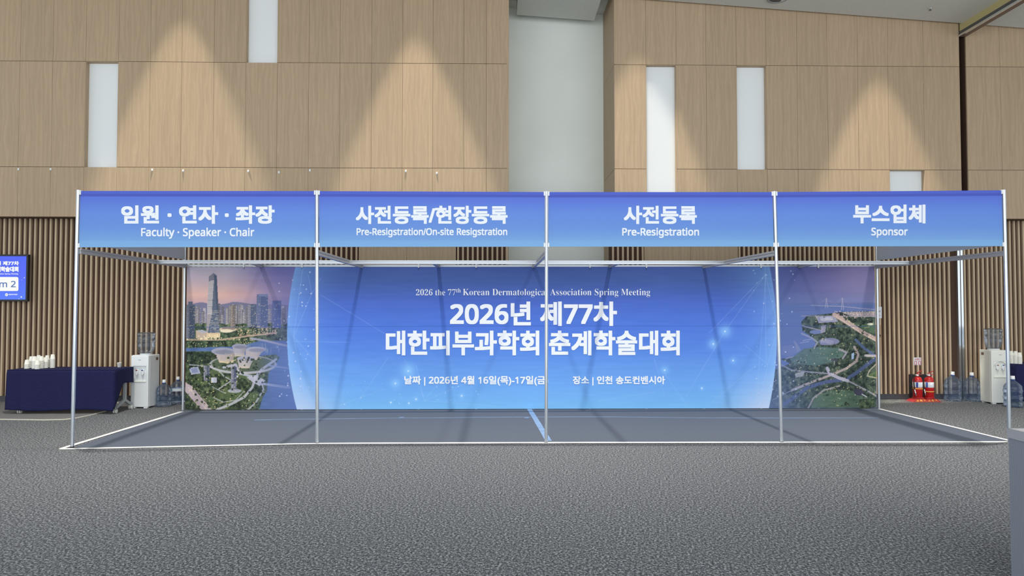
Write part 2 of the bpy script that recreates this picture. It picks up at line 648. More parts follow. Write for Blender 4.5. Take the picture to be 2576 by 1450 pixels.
# niches
def niche(i, a, b, r0, r1, clip_top=None):
    xa, xb = X(a, YU), X(b, YU)
    z0, z1 = rows[r0], (rows[r1] if r1 < 3 else 8.9)
    mb = MB()
    mb.box(xa - .001, xb + .001, YU + 0.105, YU + 0.119, z0, z1, 0)
    t = 0.006
    mb.box(xa - .0005, xa + t, YU + .002, YU + 0.106, z0, z1, 1)
    mb.box(xb - t, xb + .0005, YU + .002, YU + 0.106, z0, z1, 1)
    mb.box(xa, xb, YU + .002, YU + 0.106, z1 - t, z1, 1)
    mb.build('window_%d' % i, [M['niche'], M['wood']], kind='structure')
niche(1, 205, 288, 1, 2)
niche(2, 612, 692, 2, 3)
niche(3, 1628, 1705, 0, 2)
niche(4, 1858, 1934, 1, 2)
niche(5, 2243, 2333, 0, 1)

# recess: plaster back and wood-clad side
mb = MB()
zj = Z(412, YB)
mb.box(xj0 - 0.4, xj1 + 0.3, YB, YB + 0.1, 0, zj - .0015)
mb.box(xj0 - 0.4, xj1 + 0.3, YB, YB + 0.1, zj + .0015, 9.0)
mb.box(xj0 - 0.4, xj1 + 0.3, YB + .003, YB + 0.12, zj - .1, zj + .1)
mb.build('wall_recess_back', M['plaster'], kind='structure')
mb = MB()
mb.box(xj0 - 0.06, xj0, YL + .02, YB, 0, 9.0)
mb.box(xj0 - 0.04, xj0 + .0015, YU + .002, YL + .019, rows[0] + .002, 9.0)
for z0, z1 in ((0, rows[0]), (rows[0], rows[1]), (rows[1], rows[2]), (rows[2], 9.0)):
    ya = YU + .0 if z0 >= rows[0] else YL + 0.01
    mb.box(xj1 - .002, xj1 + 0.03, ya + .002, YB, z0 + G, z1 - G)
mb.build('wall_recess_side', M['wood'], kind='structure')

# lower slat wall
def slat_wall(name, px0, px1, pitch, skip=()):
    xa, xb = X(px0, YL), X(px1, YL)
    mb = MB()
    zt = rows[0]
    mb.box(xa, xb, YL + 0.045, YL + 0.3, 0.0, zt, 1)
    n = int((xb - xa) / pitch)
    for k in range(n + 1):
        x = xa + 0.02 + k * pitch
        if x + 0.034 > xb or any(s0 < x + .017 < s1 for s0, s1 in skip):
            continue
        mb.box(x, x + 0.035, YL, YL + 0.046, 0.105, zt - 0.002, 0)
    return mb.build(name, [M['slat_wood'], M['slat_back']], kind='structure')
slat_wall('wall_lower_left', -640, 902, 0.0965)
slat_wall('wall_lower_middle', 1147, 1279, 0.094)
slat_wall('wall_lower_inner_right', 1538, 1621, 0.0955)
sk = (X(2395, YL), X(2428, YL))
slat_wall('wall_lower_right', 1857, 2410, 0.0907, [(X(2396, YL), X(2415, YL))])
slat_wall('wall_lower_far_right', 2424, 3120, 0.0900)
mb = MB()
for a, b, mids in ((902, 1147, (1023,)), (1621, 1857, (1737,))):
    e = [a, *mids, b]
    for p, q in zip(e[:-1], e[1:]):
        mb.box(X(p, YL) + G / 2, X(q, YL) - G / 2, YL - 0.02, YL + 0.3, 0.0, rows[0])
mb.build('wall_lower_panels', M['wood'], kind='structure')
mb = MB()
for a, b in ((-640, 902), (1857, 2410), (2424, 3120)):
    mb.box(X(a, YL), X(b, YL), YL + 0.02, YL + 0.05, 0, 0.105)
mb.build('baseboard_back', M['skirting'], kind='structure')
# steel jamb channel of the folding partition
mb = MB()
xs = X(2416.5, YL)
mb.box(xs - .052, xs - .008, YL - .012, YL + .1, 0, rows[0])
mb.box(xs + .008, xs + .052, YL - .012, YL + .1, 0, rows[0])
mb.box(xs - .008, xs + .008, YL + .03, YL + .1, 0, rows[0], 1)
mb.build('trim_1', [M['steel'], M['black']], kind='structure')
# partition track under the ceiling
tx0, tx1 = X(2424, YU), X(2442, YU)
tz = Z(93, YU, 2424)
mb = MB()
def track(x0, x1, z0, z1, mi):
    mb.box(x0, x1, -5, YU - .002, z0, z1, mi)
track(tx0 + .02, tx1 - .01, tz + .10, ceil_z(tx1) + .1, 0)
track(tx0 + .01, tx1 - .005, tz + .035, tz + .10, 1)
track(tx0, tx0 + .03, tz, tz + .035, 2)
track(tx0 + .03, tx1, tz, tz + .035, 3)
mb.build('trim_2', [M['brass_face'], M['dark_grey'], M['steel'], M['brown_metal']], kind='structure')

# ceiling fittings
def ceiling_pt(px, py):
    d = ray(px, py)
    n = Vector((-CS, 0, 1))
    p0 = Vector((cA.x, 0, cA.z))
    return CAM + d * ((p0 - CAM).dot(n) / d.dot(n))
p = ceiling_pt(2340, 21)
t = thing('fire_sprinkler', p, 'small metal sprinkler head on the grey ceiling', 'sprinkler')
mb = MB(); mb.lathe([(0.0, 0.0), (.035, 0), (.035, -.006), (.012, -.01), (.012, -.03), (0, -.03)], 16); mb.build('escutcheon', M['steel'], t)
mb = MB(); mb.lathe([(0, -.03), (.022, -.032), (.022, -.036), (0, -.037)], 16); mb.build('deflector', M['dark_grey'], t)
p = ceiling_pt(1958, -5)
t = thing('ceiling_speaker', p, 'round grey speaker grille at the top edge of the ceiling', 'speaker')
mb = MB(); mb.lathe([(.20, 0.0), (.20, -.012), (.165, -.016), (.16, -.004)], 32); mb.build('rim', M['grey_plastic'], t)
mb = MB(); mb.lathe([(0, -.006), (.16, -.006)], 32); mb.build('grille', M['dark_grey'], t)

# little white clips along the wood wall
for i, (cx, cy) in enumerate([(47, 426), (128, 426), (383, 428), (461, 430), (625, 431), (702, 434), (780, 429), (1021, 431), (1099, 436)]):
    q = at_y(cx, cy, YU)
    mb = MB()
    mb.rbox(-.016, .016, -.012, 0, -.02, .02, .003)
    mb.box(-.01, .01, -.02, -.012, -.004, .004)
    o = mb.build('wall_clip', M['white'])
    o.location = q
    where = ['leftmost', 'second', 'third', 'fourth', 'fifth', 'sixth', 'seventh', 'eighth', 'rightmost'][i]
    tag(o, 'tiny white clip on the upper wood wall, %s of nine in the row' % (where if i in (0, 8) else where + ' from left'), 'clip', 'white clips on the wood wall')

# =================================================================== BOOTH
posts_px = [((181.5, 1126), (197, 478.5)), ((798, 1116), (797.5, 480)), ((1374, 1114.5), (1375, 482)), ((1966, 1113.5), (1948, 482)), ((2540, 1113), (2525, 478))]
PB, PT = [], []
for (bx, by), (tx, ty) in posts_px:
    b = at_z(bx, by)
    PB.append(b)
    PT.append(at_y(tx, ty, b.y))
YBACK = at_z(1340, 1030.5).y
BACKL, BACKR = X(463.5, YBACK), X(2207.5, YBACK)
def post_poly(r):
    out = []
    for k in range(8):
        a = 2 * math.pi * (k + .5) / 8
        for da, rr in ((-.33, 1.0), (-.12, 1.0), (-.10, .66), (.10, .66), (.12, 1.0), (.33, 1.0)):
            out.append((math.cos(a + da) * r * rr, math.sin(a + da) * r * rr))
    return out
# an octagonal profile with a T-slot in the middle of every face
frame = thing('exhibition_booth', ((PB[0].x + PB[4].x) / 2, YBACK, 0), 'silver aluminium post and beam frame of the blue registration booth', 'booth frame')
FI = Matrix.Translation(-frame.location)
def fpart(mb, name, mats, label=None):
    o = mb.build(name, mats, frame)
    o.matrix_parent_inverse = FI
    if label:
        o['label'] = label
    return o
PR = 0.0215
for i, (b, tp) in enumerate(zip(PB, PT)):
    mb = MB()
    mb.prism(post_poly(PR), b + Vector((0, 0, .012)), tp)
    mb.lathe([(0, 0), (.024, 0), (.024, .012), (0, .013)], 12, b, 1)
    fpart(mb, 'post', [M['alu'], M['rubber']])
ZB = 2.49
for x in (BACKL, BACKR):
    mb = MB()
    mb.prism(post_poly(PR), (x, YBACK + .0, .0), (x, YBACK, 3.26))
    fpart(mb, 'post', M['alu'])
def beam(mb, a, b, h=0.062, w=0.03, mi=0):
    poly = [(-w / 2, -h / 2), (w / 2, -h / 2), (w / 2, -h / 6), (w * .36, -h / 9), (w * .36, h / 9), (w / 2, h / 6), (w / 2, h / 2),
            (-w / 2, h / 2), (-w / 2, h / 6), (-w * .36, h / 9), (-w * .36, -h / 9), (-w / 2, -h / 6)]
    mb.prism(poly, a, b, mi)
bx_back = [X(p, YBACK) for p in (465, 910, 1342, 1770, 2205)]
for i in range(5):
    f = PB[i].lerp(PT[i], ZB / PT[i].z)
    mb = MB()
    beam(mb, (f.x + (.02 if i == 0 else 0), f.y + .02, ZB), (bx_back[i], YBACK - .012, ZB), 0.066, 0.045)
    fpart(mb, 'cross_beam', M['alu_flat'])
YM = 10.95
mb = MB()
beam(mb, (X(388, YM), YM, ZB + .0), (X(2287, YM), YM, ZB + .0), 0.055, 0.035)
fpart(mb, 'middle_beam', M['alu'])
mb = MB()
beam(mb, (BACKL, YBACK, ZB + .008), (BACKR, YBACK, ZB + .008), 0.036, 0.034)
fpart(mb, 'top_rail', M['alu'])
for a, b in ((628, 657), (1090, 1103), (1556, 1535), (2058, 2012)):
    mb = MB()
    beam(mb, (X(a, YM), YM + .018, ZB), (X(b, YBACK), YBACK - .016, ZB), 0.05, 0.06)
    fpart(mb, 'short_strut', M['alu_flat'])
for p in (613, 760, 910, 1053, 1198, 1342, 1484, 1626, 1770, 1914, 2058):
    x = X(p, YBACK)
    mb = MB()
    mb.rbox(x - .014, x + .014, YBACK - .034, YBACK - .016, ZB - .022, ZB + .052, .003)
    mb.lathe([(0, 0), (.01, 0), (.01, .006), (0, .007)], 10, (x, YBACK - .03, ZB - .032))
    fpart(mb, 'rail_clamp', M['alu'])
# wall uprights behind the printed cloth
for p in (613, 760, 910, 1053, 1198, 1342, 1484, 1626, 1770, 1914, 2058):
    x = X(p, YBACK)
    mb = MB()
    mb.prism(post_poly(PR), (x, YBACK + .03, 0), (x, YBACK + .03, ZB - .01))
    fpart(mb, 'back_upright', M['alu'])

# header signs ------------------------------------------------------
HB = [622.5, 621.5, 621, 620.5, 619.5]
HT = [480.5, 481, 483.5, 483.5, 479]
def header(i, label, title, tb, sub, sb, tbold, sbold):
    pl, pr = PB[i], PB[i + 1]
    def pt(k, py, side):
        b, tp = PB[k], PT[k]
        px_t, px_b = posts_px[k][1], posts_px[k][0]
        f = (py - px_t[1]) / (px_b[1] - px_t[1])
        px = px_t[0] + (px_b[0] - px_t[0]) * f
        q = at_y(px, py, b.y)
        return q + Vector((side * (PR + .004), 0, 0))
    bl, br = pt(i, HB[i], 1), pt(i + 1, HB[i + 1], -1)
    tl, tr = pt(i, HT[i], 1), pt(i + 1, HT[i + 1], -1)
    dn = (br - bl).cross(tl - bl).normalized()
    root = thing('header_sign', (bl + br) / 2, label, 'sign', 'blue header signs along the booth front')
    inv = Matrix.Translation(-root.location)
    mb = MB()
    # cloth-covered board, split into a grid so that the print follows its slight sag
    nx, nz = 40, 12
    t = 0.018
    vs, fs = [], []
    for a in range(nx + 1):
        for b in range(nz + 1):
            u, v = a / nx, b / nz
            p = bl.lerp(br, u).lerp(tl.lerp(tr, u), v)
            edge = min(1, 6 * min(v, 1 - v), 12 * min(u, 1 - u))
            p = p + dn * (0.0009 * edge * math.sin(u * 37 + i * 2 + v * 3))
            vs.append(p)
    for a in range(nx):
        for b in range(nz):
            k = a * (nz + 1) + b
            fs.append((k, k + nz + 1, k + nz + 2, k + 1))
    mb.add(vs, fs, 0, True)
    o = mb.build('sign_face', M['header'], root)
    o.matrix_parent_inverse = inv
    # height is measured along the quad, so the print keeps to its own edges
    at = o.data.attributes.new('height', 'FLOAT', 'POINT')
    at.data.foreach_set('value', [b / nz for a in range(nx + 1) for b in range(nz + 1)])
    mb = MB()
    f0 = -dn * .004
    f1 = -dn * (t)
    mb.hexa([bl + f0, br + f0, br + f1, bl + f1, tl + f0, tr + f0, tr + f1, tl + f1])
    mb.build('board', M['fascia_back'], root).matrix_parent_inverse = inv
    for q, s in ((bl, 1), (br, -1), (tl, 1), (tr, -1)):
        zz = .045 if q in (bl, br) else -.045
        c = q + Vector((0, 0, zz / 2 + (0.0 if zz > 0 else 0)))
        mb = MB()
        mb.rbox(c.x - .012, c.x + .012, c.y - .012, c.y + .02, c.z - .028, c.z + .028, .003)
        mb.build('clip', M['white'], root).matrix_parent_inverse = inv
    p0 = bl + dn * .001
    lettering('title_lettering', title, quad_p(*tb, p0, dn), M['letter'], root, tbold)
    lettering('subtitle_lettering', sub, quad_p(*sb, p0, dn), M['letter'], root, sbold)
    return root
header(0, 'blue header sign reading Faculty, Speaker, Chair at the booth front', '임원 · 연자 · 좌장', (305, 517, 691, 563.5), sans('Faculty · Speaker · Chair'), (355, 573, 640, 601), .0095, .0035)
header(1, 'blue header sign reading Pre-Resigstration/On-site Resigstration', '사전등록/현장등록', (895, 518, 1277, 564), sans('Pre-Resigstration/On-site Resigstration'), (897, 574, 1276, 597.5), .0085, .003)
header(2, 'blue header sign reading only Pre-Resigstration', '사전등록', (1569, 518, 1753, 564), sans('Pre-Resigstration'), (1565, 573.5, 1758.5, 599), .0085, .0035)
header(3, 'blue header sign reading Sponsor at the booth front', '부스업체', (2146, 515, 2328, 562.5), sans('Sponsor'), (2191.5, 573, 2283.5, 598.5), .0095, .0035)

# side fascia boards ------------------------------------------------
for side, (i, bx, lab) in enumerate(((0, BACKL, 'grey side fascia board over the open left end of the booth'), (4, BACKR, 'grey side fascia board over the open right end of the booth'))):
    f = PB[i].lerp(PT[i], 2.6 / PT[i].z)
    ft = PT[i]
    s = 1 if side == 0 else -1
    mb = MB()
    w = .016
    a0, a1 = Vector((f.x, f.y + .04, 2.60)), Vector((bx, YBACK - .03, 2.60))
    b0, b1 = Vector((f.x, f.y + .04, ft.z - .01)), Vector((bx, YBACK - .03, 3.24))
    d = Vector((w / 2, 0, 0))
    mb.hexa([a0 - d, a0 + d, a1 + d, a1 - d, b0 - d, b0 + d, b1 + d, b1 - d])
    o = mb.build('side_fascia', M['fascia_back'])
    tag(o, lab, 'fascia board')

# =================================================================== BACKDROP PRINT
S = 1.0
X0, X1, Y0, Y1 = 466.0, 2205.0, 671.0, 1031.0
PW, PH = int((X1 - X0) * S), int((Y1 - Y0) * S)
gx = np.linspace(X0, X1, PW)[None, :].repeat(PH, 0)
gy = np.linspace(Y0, Y1, PH)[:, None].repeat(PW, 1)
img = np.zeros((PH, PW, 3))

def vnoise(scale, seed, sy=None):
    r = np.random.default_rng(seed)
    sy = sy or scale
    a, b = int((X1 - X0) / scale) + 3, int((Y1 - Y0) / sy) + 3
    g = r.random((b, a))
    fx, fy = (gx - X0) / scale, (gy - Y0) / sy
    ix, iy = fx.astype(int), fy.astype(int)
    tx, ty = fx - ix, fy - iy
    tx, ty = tx * tx * (3 - 2 * tx), ty * ty * (3 - 2 * ty)
    return (g[iy, ix] * (1 - tx) + g[iy, ix + 1] * tx) * (1 - ty) + (g[iy + 1, ix] * (1 - tx) + g[iy + 1, ix + 1] * tx) * ty

def grad(stops, t):
    p = [s[0] for s in stops]
    return np.stack([np.interp(t, p, [s[1][c] for s in stops]) for c in range(3)], -1)

def blend(mask, col, a=1.0):
    global img
    k = (mask * a)[..., None]
    img = img * (1 - k) + np.asarray(col, float) * k

def inside(pts):
    xs0, xs1 = min(p[0] for p in pts), max(p[0] for p in pts)
    m = np.zeros_like(gx, bool)
    n = len(pts)
    for k in range(n):
        (xa, ya), (xb, yb) = pts[k], pts[(k + 1) % n]
        if ya == yb:
            continue
        c = ((ya > gy) != (yb > gy)) & (gx < (xb - xa) * (gy - ya) / (yb - ya) + xa)
        m ^= c
    return m

def poly(pts, col, a=1.0):
    blend(inside(pts).astype(float), col, a)

def ell(cx, cy, rx, ry, col, a=1.0, soft=0.12):
    d = np.sqrt(((gx - cx) / rx) ** 2 + ((gy - cy) / ry) ** 2)
    blend(np.clip((1 - d) / soft + .5, 0, 1), col, a)

def stroke(pts, w, col, a=1.0):
    d = np.full(gx.shape, 1e9)
    for (xa, ya), (xb, yb) in zip(pts[:-1], pts[1:]):
        dx, dy = xb - xa, yb - ya
        l2 = dx * dx + dy * dy + 1e-9
        t = np.clip(((gx - xa) * dx + (gy - ya) * dy) / l2, 0, 1)
        d = np.minimum(d, np.hypot(gx - xa - t * dx, gy - ya - t * dy))
    blend(np.clip(w / 2 - d + .5, 0, 1), col, a)

def dots(n, x0, x1, y0, y1, r0, r1, col, a, seed, mask=None):
    r = np.random.default_rng(seed)
    for _ in range(n):
        cx, cy = r.uniform(x0, x1), r.uniform(y0, y1)
        if mask is not None:
            ii, jj = int((cy - Y0) * S), int((cx - X0) * S)
            if not (0 <= ii < PH and 0 <= jj < PW and mask[ii, jj]):
                continue
        spot(cx, cy, r.uniform(r0, r1), col(r) if callable(col) else col, a)

def spot(cx, cy, rad, col, a):
    """small soft disc, touched only around its place"""
    k = int(rad * 1.3 * S) + 2
    i0, j0 = int((cy - Y0) * S), int((cx - X0) * S)
    sl = (slice(max(0, i0 - k), max(0, i0 + k + 1)), slice(max(0, j0 - k), max(0, j0 + k + 1)))
    if gx[sl].size == 0:
        return
    d = np.hypot(gx[sl] - cx, gy[sl] - cy)
    w = (np.clip(rad - d + .5, 0, 1) * a)[..., None]
    img[sl] = img[sl] * (1 - w) + np.asarray(col, float) * w

def glow(cx, cy, rad, col, a):
    d = np.hypot(gx - cx, gy - cy)
    blend(np.exp(-(d / rad) ** 2), col, a)

# blue field
yy = (gy - Y0) / (Y1 - Y0)
img = grad([(0, (70, 94, 162)), (.1, (72, 98, 168)), (.25, (78, 110, 202)), (.42, (82, 122, 218)), (.6, (92, 140, 228)), (.7, (104, 156, 234)), (.82, (112, 168, 240)), (1, (126, 190, 244))], yy)
GC = (1334, 838, 640.0)
gd = np.hypot(gx - GC[0], gy - GC[1])
rimw = np.clip((gd - 470) / 150, 0, 1) ** 1.6
blend(rimw, (128, 178, 240), .55)
low = np.clip((gy - 930) / 100, 0, 1)
blend(rimw * low, (208, 214, 238), .9)
img += ((vnoise(46, 3, 5) - .5) * 5)[..., None]

def trees(mask, seed, dark=(34, 48, 40), mid=(70, 92, 70), lite=(112, 130, 92)):
    n = vnoise(7, seed) * .5 + vnoise(3, seed + 1) * .3 + vnoise(1.6, seed + 2) * .2
    c = grad([(0.25, dark), (.5, mid), (.75, lite)], n)
    k = mask.astype(float)[..., None]
    global img
    img = img * (1 - k) + c * k

base = img.copy()
# ---- left city picture
L_ = gx < 800
sky = grad([(671, (168, 164, 190)), (705, (188, 168, 184)), (742, (226, 176, 164)), (762, (206, 164, 172)), (770, (176, 150, 172))], gy)
sk2 = grad([(671, (104, 104, 176)), (742, (168, 140, 178)), (770, (140, 132, 176))], gy)
t = np.clip((gx - 560) / 130, 0, 1)[..., None]
sky = sky * (1 - t) + sk2 * t
img = np.where(L_[..., None], sky, img)
img += ((vnoise(60, 11, 9) - .5) * 8 * L_)[..., None]
hill = (gy > 768 - 7 * np.exp(-((gx - 590) / 26) ** 2) - 5 * np.exp(-((gx - 500) / 20) ** 2) - 3 * vnoise(14, 5)) & L_
blend(hill.astype(float), (118, 118, 152))
ground = (gy > 815) & L_
trees(ground, 21)
rr = np.random.default_rng(5)
def tower(x0, x1, y0, y1, col, lite=None, win=True, seed=0, step=2.0):
    poly([(x0, y0), (x1, y0), (x1, y1), (x0, y1)], col)
    if lite is not None:
        poly([(x0, y0), (x0 + (x1 - x0) * .36, y0), (x0 + (x1 - x0) * .36, y1), (x0, y1)], lite)
    if win:
        m = (gx > x0) & (gx < x1) & (gy > y0) & (gy < y1)
        r = np.random.default_rng(seed)
        st = ((gy - y0) % (2 * step) < step * .9) & m
        blend(st.astype(float), np.array(col) * .66, .55)
        vt = ((gx - x0) % (2.6 * step) < 1.0) & m
        blend(vt.astype(float), np.array(col) * .75, .4)
        for _ in range(int((x1 - x0) * (y1 - y0) / 60)):
            cx, cy = r.uniform(x0 + 1, x1 - 1), r.uniform(y0 + 2, y1 - 1)
            poly([(cx, cy), (cx + r.uniform(1, 3), cy), (cx + 3, cy + .9), (cx, cy + .9)], (232, 214, 178), .7)
for _ in range(70):
    x = rr.uniform(488, 712)
    w = rr.uniform(3.5, 8)
    y = rr.uniform(764, 792)
    c = rr.uniform(112, 186)
    tower(x, x + w, y, rr.uniform(812, 824), (c, c * .97, c * 1.06), (min(255, c * 1.14), c * 1.1, c * 1.12), True, rr.integers(1e6), 1.3)
trees((gy > 812 + 6 * vnoise(9, 77)) & (gy < 830) & L_, 31)
tower(466, 487.5, 768, 852, (84, 98, 126), (130, 132, 150), True, 3)
tower(471, 482, 759, 770, (96, 106, 132), None, False)
tower(576, 589, 768, 823, (134, 124, 124), (176, 158, 144), True, 4)
tower(618, 640, 766, 822, (92, 108, 142), (168, 162, 172), True, 5)
tower(641, 669, 741, 826, (92, 110, 158), (120, 132, 172), True, 6)
tower(646, 669, 740, 746, (120, 132, 172), None, False)
tower(680, 702, 757, 826, (84, 104, 164), (100, 116, 172), True, 7)
# tall tower
poly([(520.5, 696), (532.5, 686), (540.5, 693), (549.5, 842), (516, 836)], (96, 108, 134))
poly([(520.5, 698), (533.5, 703), (529, 792), (517, 792)], (196, 188, 192))
poly([(533.5, 690), (540.5, 694), (549, 838), (543, 800)], (74, 88, 116))
poly([(517, 792), (529, 792), (520, 838), (516, 836)], (176, 164, 168))
m = inside([(520.5, 696), (540.5, 693), (549.5, 842), (516, 836)])
blend((((gy % 3.2) < 1.1) & m).astype(float), (70, 80, 104), .5)
m2 = m & (gy > 782) & (gx > 526)
blend((((gy % 4.2) < 1.3) & m2 & (vnoise(4, 91, 2) > .45)).astype(float), (222, 214, 190), .75)
poly([(520.5, 697), (532.5, 687), (533.5, 703), (521, 708)], (118, 120, 140))
# podium, ring hall, lit promenade
poly([(491, 832), (520, 836), (520, 856), (491, 852)], (196, 172, 150))
poly([(491, 832), (506, 830), (520, 836), (506, 839)], (172, 172, 186))
poly([(518, 838), (551, 838), (551, 850), (518, 850)], (224, 196, 150))
dots(60, 492, 550, 842, 856, .7, 1.5, (255, 232, 180), .9, 41)
ell(570, 829, 22, 6.5, (214, 192, 160)); ell(572, 826.5, 18, 4, (150, 130, 120)); ell(566, 833, 16, 4.5, (236, 218, 184))
dots(170, 590, 690, 820, 845, .6, 1.6, lambda r: (240, 196 + r.uniform(-20, 20), 150), .75, 42)
stroke([(468, 855), (540, 857), (620, 846), (690, 838)], 4, (216, 176, 150), .8)
dots(90, 468, 640, 850, 862, .6, 1.4, (252, 226, 170), .85, 43)
# tree belt and river
trees((gy > 857) & (gy < 878) & (gx < 650), 33, (30, 44, 36), (60, 84, 62), (100, 120, 84))
dots(60, 470, 640, 860, 876, .6, 1.3, (240, 220, 150), .8, 44)
poly([(466, 876), (600, 872), (650, 858), (800, 858), (800, 1031), (650, 1031), (672, 950), (640, 900), (560, 884), (466, 884)], (82, 112, 172))
m = inside([(466, 876), (600, 872), (650, 858), (800, 858), (800, 1031), (650, 1031), (672, 950), (640, 900), (560, 884), (466, 884)])
img += ((vnoise(22, 9, 4) - .5) * 16 * m)[..., None]
for k in range(26):
    x = rr.uniform(610, 712)
    y = rr.uniform(862, 880)
    stroke([(x, y), (x, y + rr.uniform(5, 14))], 1.0, (206, 200, 190), .45)
stroke([(628, 852), (660, 857), (700, 867), (722, 872)], 5, (168, 166, 190), .9)
# island park with bowl shaped hall
park = [(466, 886), (560, 886), (640, 898), (690, 892), (700, 900), (672, 940), (668, 985), (640, 1031), (466, 1031)]
trees(inside(park), 51, (34, 46, 36), (66, 84, 58), (112, 126, 84))
m = inside([(466, 886), (530, 886), (528, 914), (466, 920)])
trees(m, 55, (24, 36, 32), (48, 66, 52), (78, 96, 70))
for e in ((505, 958, 26, 9), (610, 945, 18, 7), (575, 994, 32, 15), (545, 935, 20, 7), (640, 1000, 16, 12), (535, 1008, 16, 9)):
    ell(*e, (92, 112, 68), .8, .3)
path = (198, 194, 206)
ell(608, 918, 84, 24, path, .85, .05); ell(608, 916, 78, 20, (70, 88, 62), .85, .06)
ell(592, 948, 5, 3, path)
stroke([(560, 925), (590, 918), (600, 940), (640, 950), (655, 930), (690, 905)], 6, (186, 184, 204), .9)
stroke([(476, 918), (520, 922), (548, 932), (560, 946), (580, 958), (548, 980)], 2.6, path, .8)
stroke([(640, 950), (632, 975), (612, 1000), (578, 1018), (545, 1031)], 6, path, .85)
stroke([(640, 950), (655, 965), (660, 980), (640, 1015), (622, 1031)], 4, path, .8)
poly([(618, 950), (640, 944), (664, 958), (650, 972), (632, 962)], (196, 194, 212), .9)
stroke([(655, 966), (724, 976)], 6, (160, 170, 205), .9)
stroke([(670, 920), (724, 928)], 4, (150, 164, 205), .9)
stroke([(535, 1000), (560, 1012), (590, 1008), (612, 985)], 2.2, path, .7)
stroke([(520, 960), (535, 975), (565, 990)], 2.0, path, .7)
poly([(466, 962), (482, 972), (532, 1031), (506, 1031), (466, 985)], (190, 170, 176))
stroke([(474, 975), (519, 1031)], 1.0, (232, 222, 226), .7)
dots(70, 470, 530, 975, 1031, .6, 1.3, (246, 214, 170), .7, 45, inside([(462, 955), (490, 965), (545, 1031), (500, 1031)]))
# bowls
def bowl(cx, cy, rx, ry, bx, by, bw, c_out, c_in):
    pts = [(cx - rx, cy)] + [(cx - rx + (bx - bw - cx + rx) * s ** .62, cy + (by - cy) * s) for s in (.15, .35, .6, .85, 1)]
    pts += [(bx + bw, by)] + [(cx + rx + (bx + bw - cx - rx) * s ** .62, cy + (by - cy) * s) for s in (.85, .6, .35, .15)] + [(cx + rx, cy)]
    poly(pts, c_out)
    m = inside(pts)
    sh = np.clip((gx - cx) / rx, -1, 1)
    blend(m * np.clip(sh, 0, 1), np.array(c_out) * .72, .7)
    blend((((gy + gx * .15) % 3 < .9) & m).astype(float), np.array(c_out) * .82, .4)
    blend(m * np.clip((gy - by + 9) / 9, 0, 1), (246, 214, 160), .45)
    ell(cx, cy, rx, ry, c_in, 1, .1)
    ell(cx + rx * .1, cy + ry * .25, rx * .8, ry * .62, np.array(c_in) * .86, 1, .2)
bowl(558, 884, 29, 9, 567, 913, 17, (196, 180, 176), (156, 158, 182))
bowl(599, 872, 19, 6.5, 599, 897, 12, (174, 168, 182), (150, 152, 178))
bowl(640, 880, 25, 7, 628, 906, 14, (186, 174, 178), (164, 164, 188))
bowl(616, 903, 23, 6.5, 611, 927, 13, (190, 180, 184), (168, 168, 190))
stroke([(548, 909), (568, 914), (590, 906)], 2, (255, 224, 160), .7)
# small towers in the park
tower(511, 520, 921, 958, (120, 124, 148), (164, 162, 178), True, 8, 1.4); tower(520, 526, 921, 958, (92, 100, 130), None, True, 81, 1.4)
tower(579, 586, 923, 982, (134, 136, 160), (170, 168, 184), True, 9, 1.4); tower(586, 593, 923, 980, (92, 100, 134), None, True, 10, 1.4)
ell(588, 984, 17, 5, (190, 190, 208), .8); ell(588, 982, 11, 3, (150, 152, 176)); tower(580, 593, 960, 980, (128, 132, 158), (168, 168, 184), True, 12, 1.4)
poly([(474, 926), (497, 923), (503, 940), (480, 943)], (172, 178, 204))
poly([(478, 928), (494, 926), (498, 937), (483, 939)], (142, 152, 192))
tower(530, 544, 950, 963, (186, 186, 204), (206, 206, 220), False)
dots(150, 470, 665, 895, 1028, 1.4, 3.2, lambda r: (26 + r.uniform(0, 14), 40 + r.uniform(0, 18), 30), .8, 46, inside(park))
dots(190, 470, 665, 890, 1028, .5, 1.3, lambda r: (250, 228, 150 + r.uniform(-30, 40)), .85, 47, inside(park))
# fade into the blue and the big globe
fade = np.clip((gx - 610) / 130, 0, 1) ** 1.3
blend(fade * L_, (84, 96, 176), .62)
blend(np.clip((gx - 640) / 90, 0, 1) * L_ * np.clip((gy - 850) / 60, 0, 1), (92, 134, 208), .45)
grey = img.mean(-1, keepdims=True)
img = grey + (img - grey) * .82
left_pic = img.copy()

# ---- right coast picture
img = base.copy()
sky = grad([(671, (74, 78, 158)), (730, (92, 98, 172)), (766, (98, 116, 180)), (790, (92, 118, 184))], gy)
sk2 = grad([(671, (124, 116, 172)), (730, (130, 124, 180)), (764, (120, 128, 184)), (790, (112, 130, 188))], gy)
t = np.clip((gx - 1960) / 190, 0, 1)[..., None]
img = sky * (1 - t) + sk2 * t
img += ((vnoise(70, 61, 9) - .5) * 8)[..., None]
blend(((gy > 763) & (gy < 768)).astype(float) * np.clip((gx - 1940) / 40, 0, 1), (100, 108, 168), .6)
blend((gy > 767).astype(float), (88, 112, 178), .75)
img += ((vnoise(40, 62, 4) - .5) * 9 * (gy > 766))[..., None]
for bx, y0, y1 in ((2080, 752, 777), (2121, 751, 781)):
    stroke([(bx, y0), (bx - 3, y1)], 1.3, (188, 180, 206), .8)
    stroke([(bx, y0), (bx + 3, y1)], 1.3, (188, 180, 206), .8)
    for d in (-34, -22, 22, 34):
        stroke([(bx, y0 + 1), (bx + d, 772 + (bx - 2080) * .07)], .6, (170, 168, 204), .4)
stroke([(2040, 770), (2080, 771.5), (2121, 773), (2205, 781)], 1.8, (172, 166, 196), .8)
for k in range(22):
    x = 2135 + k * 3.2
    stroke([(x, 774 + k * .35), (x, 783)], .8, (150, 146, 180), .6)
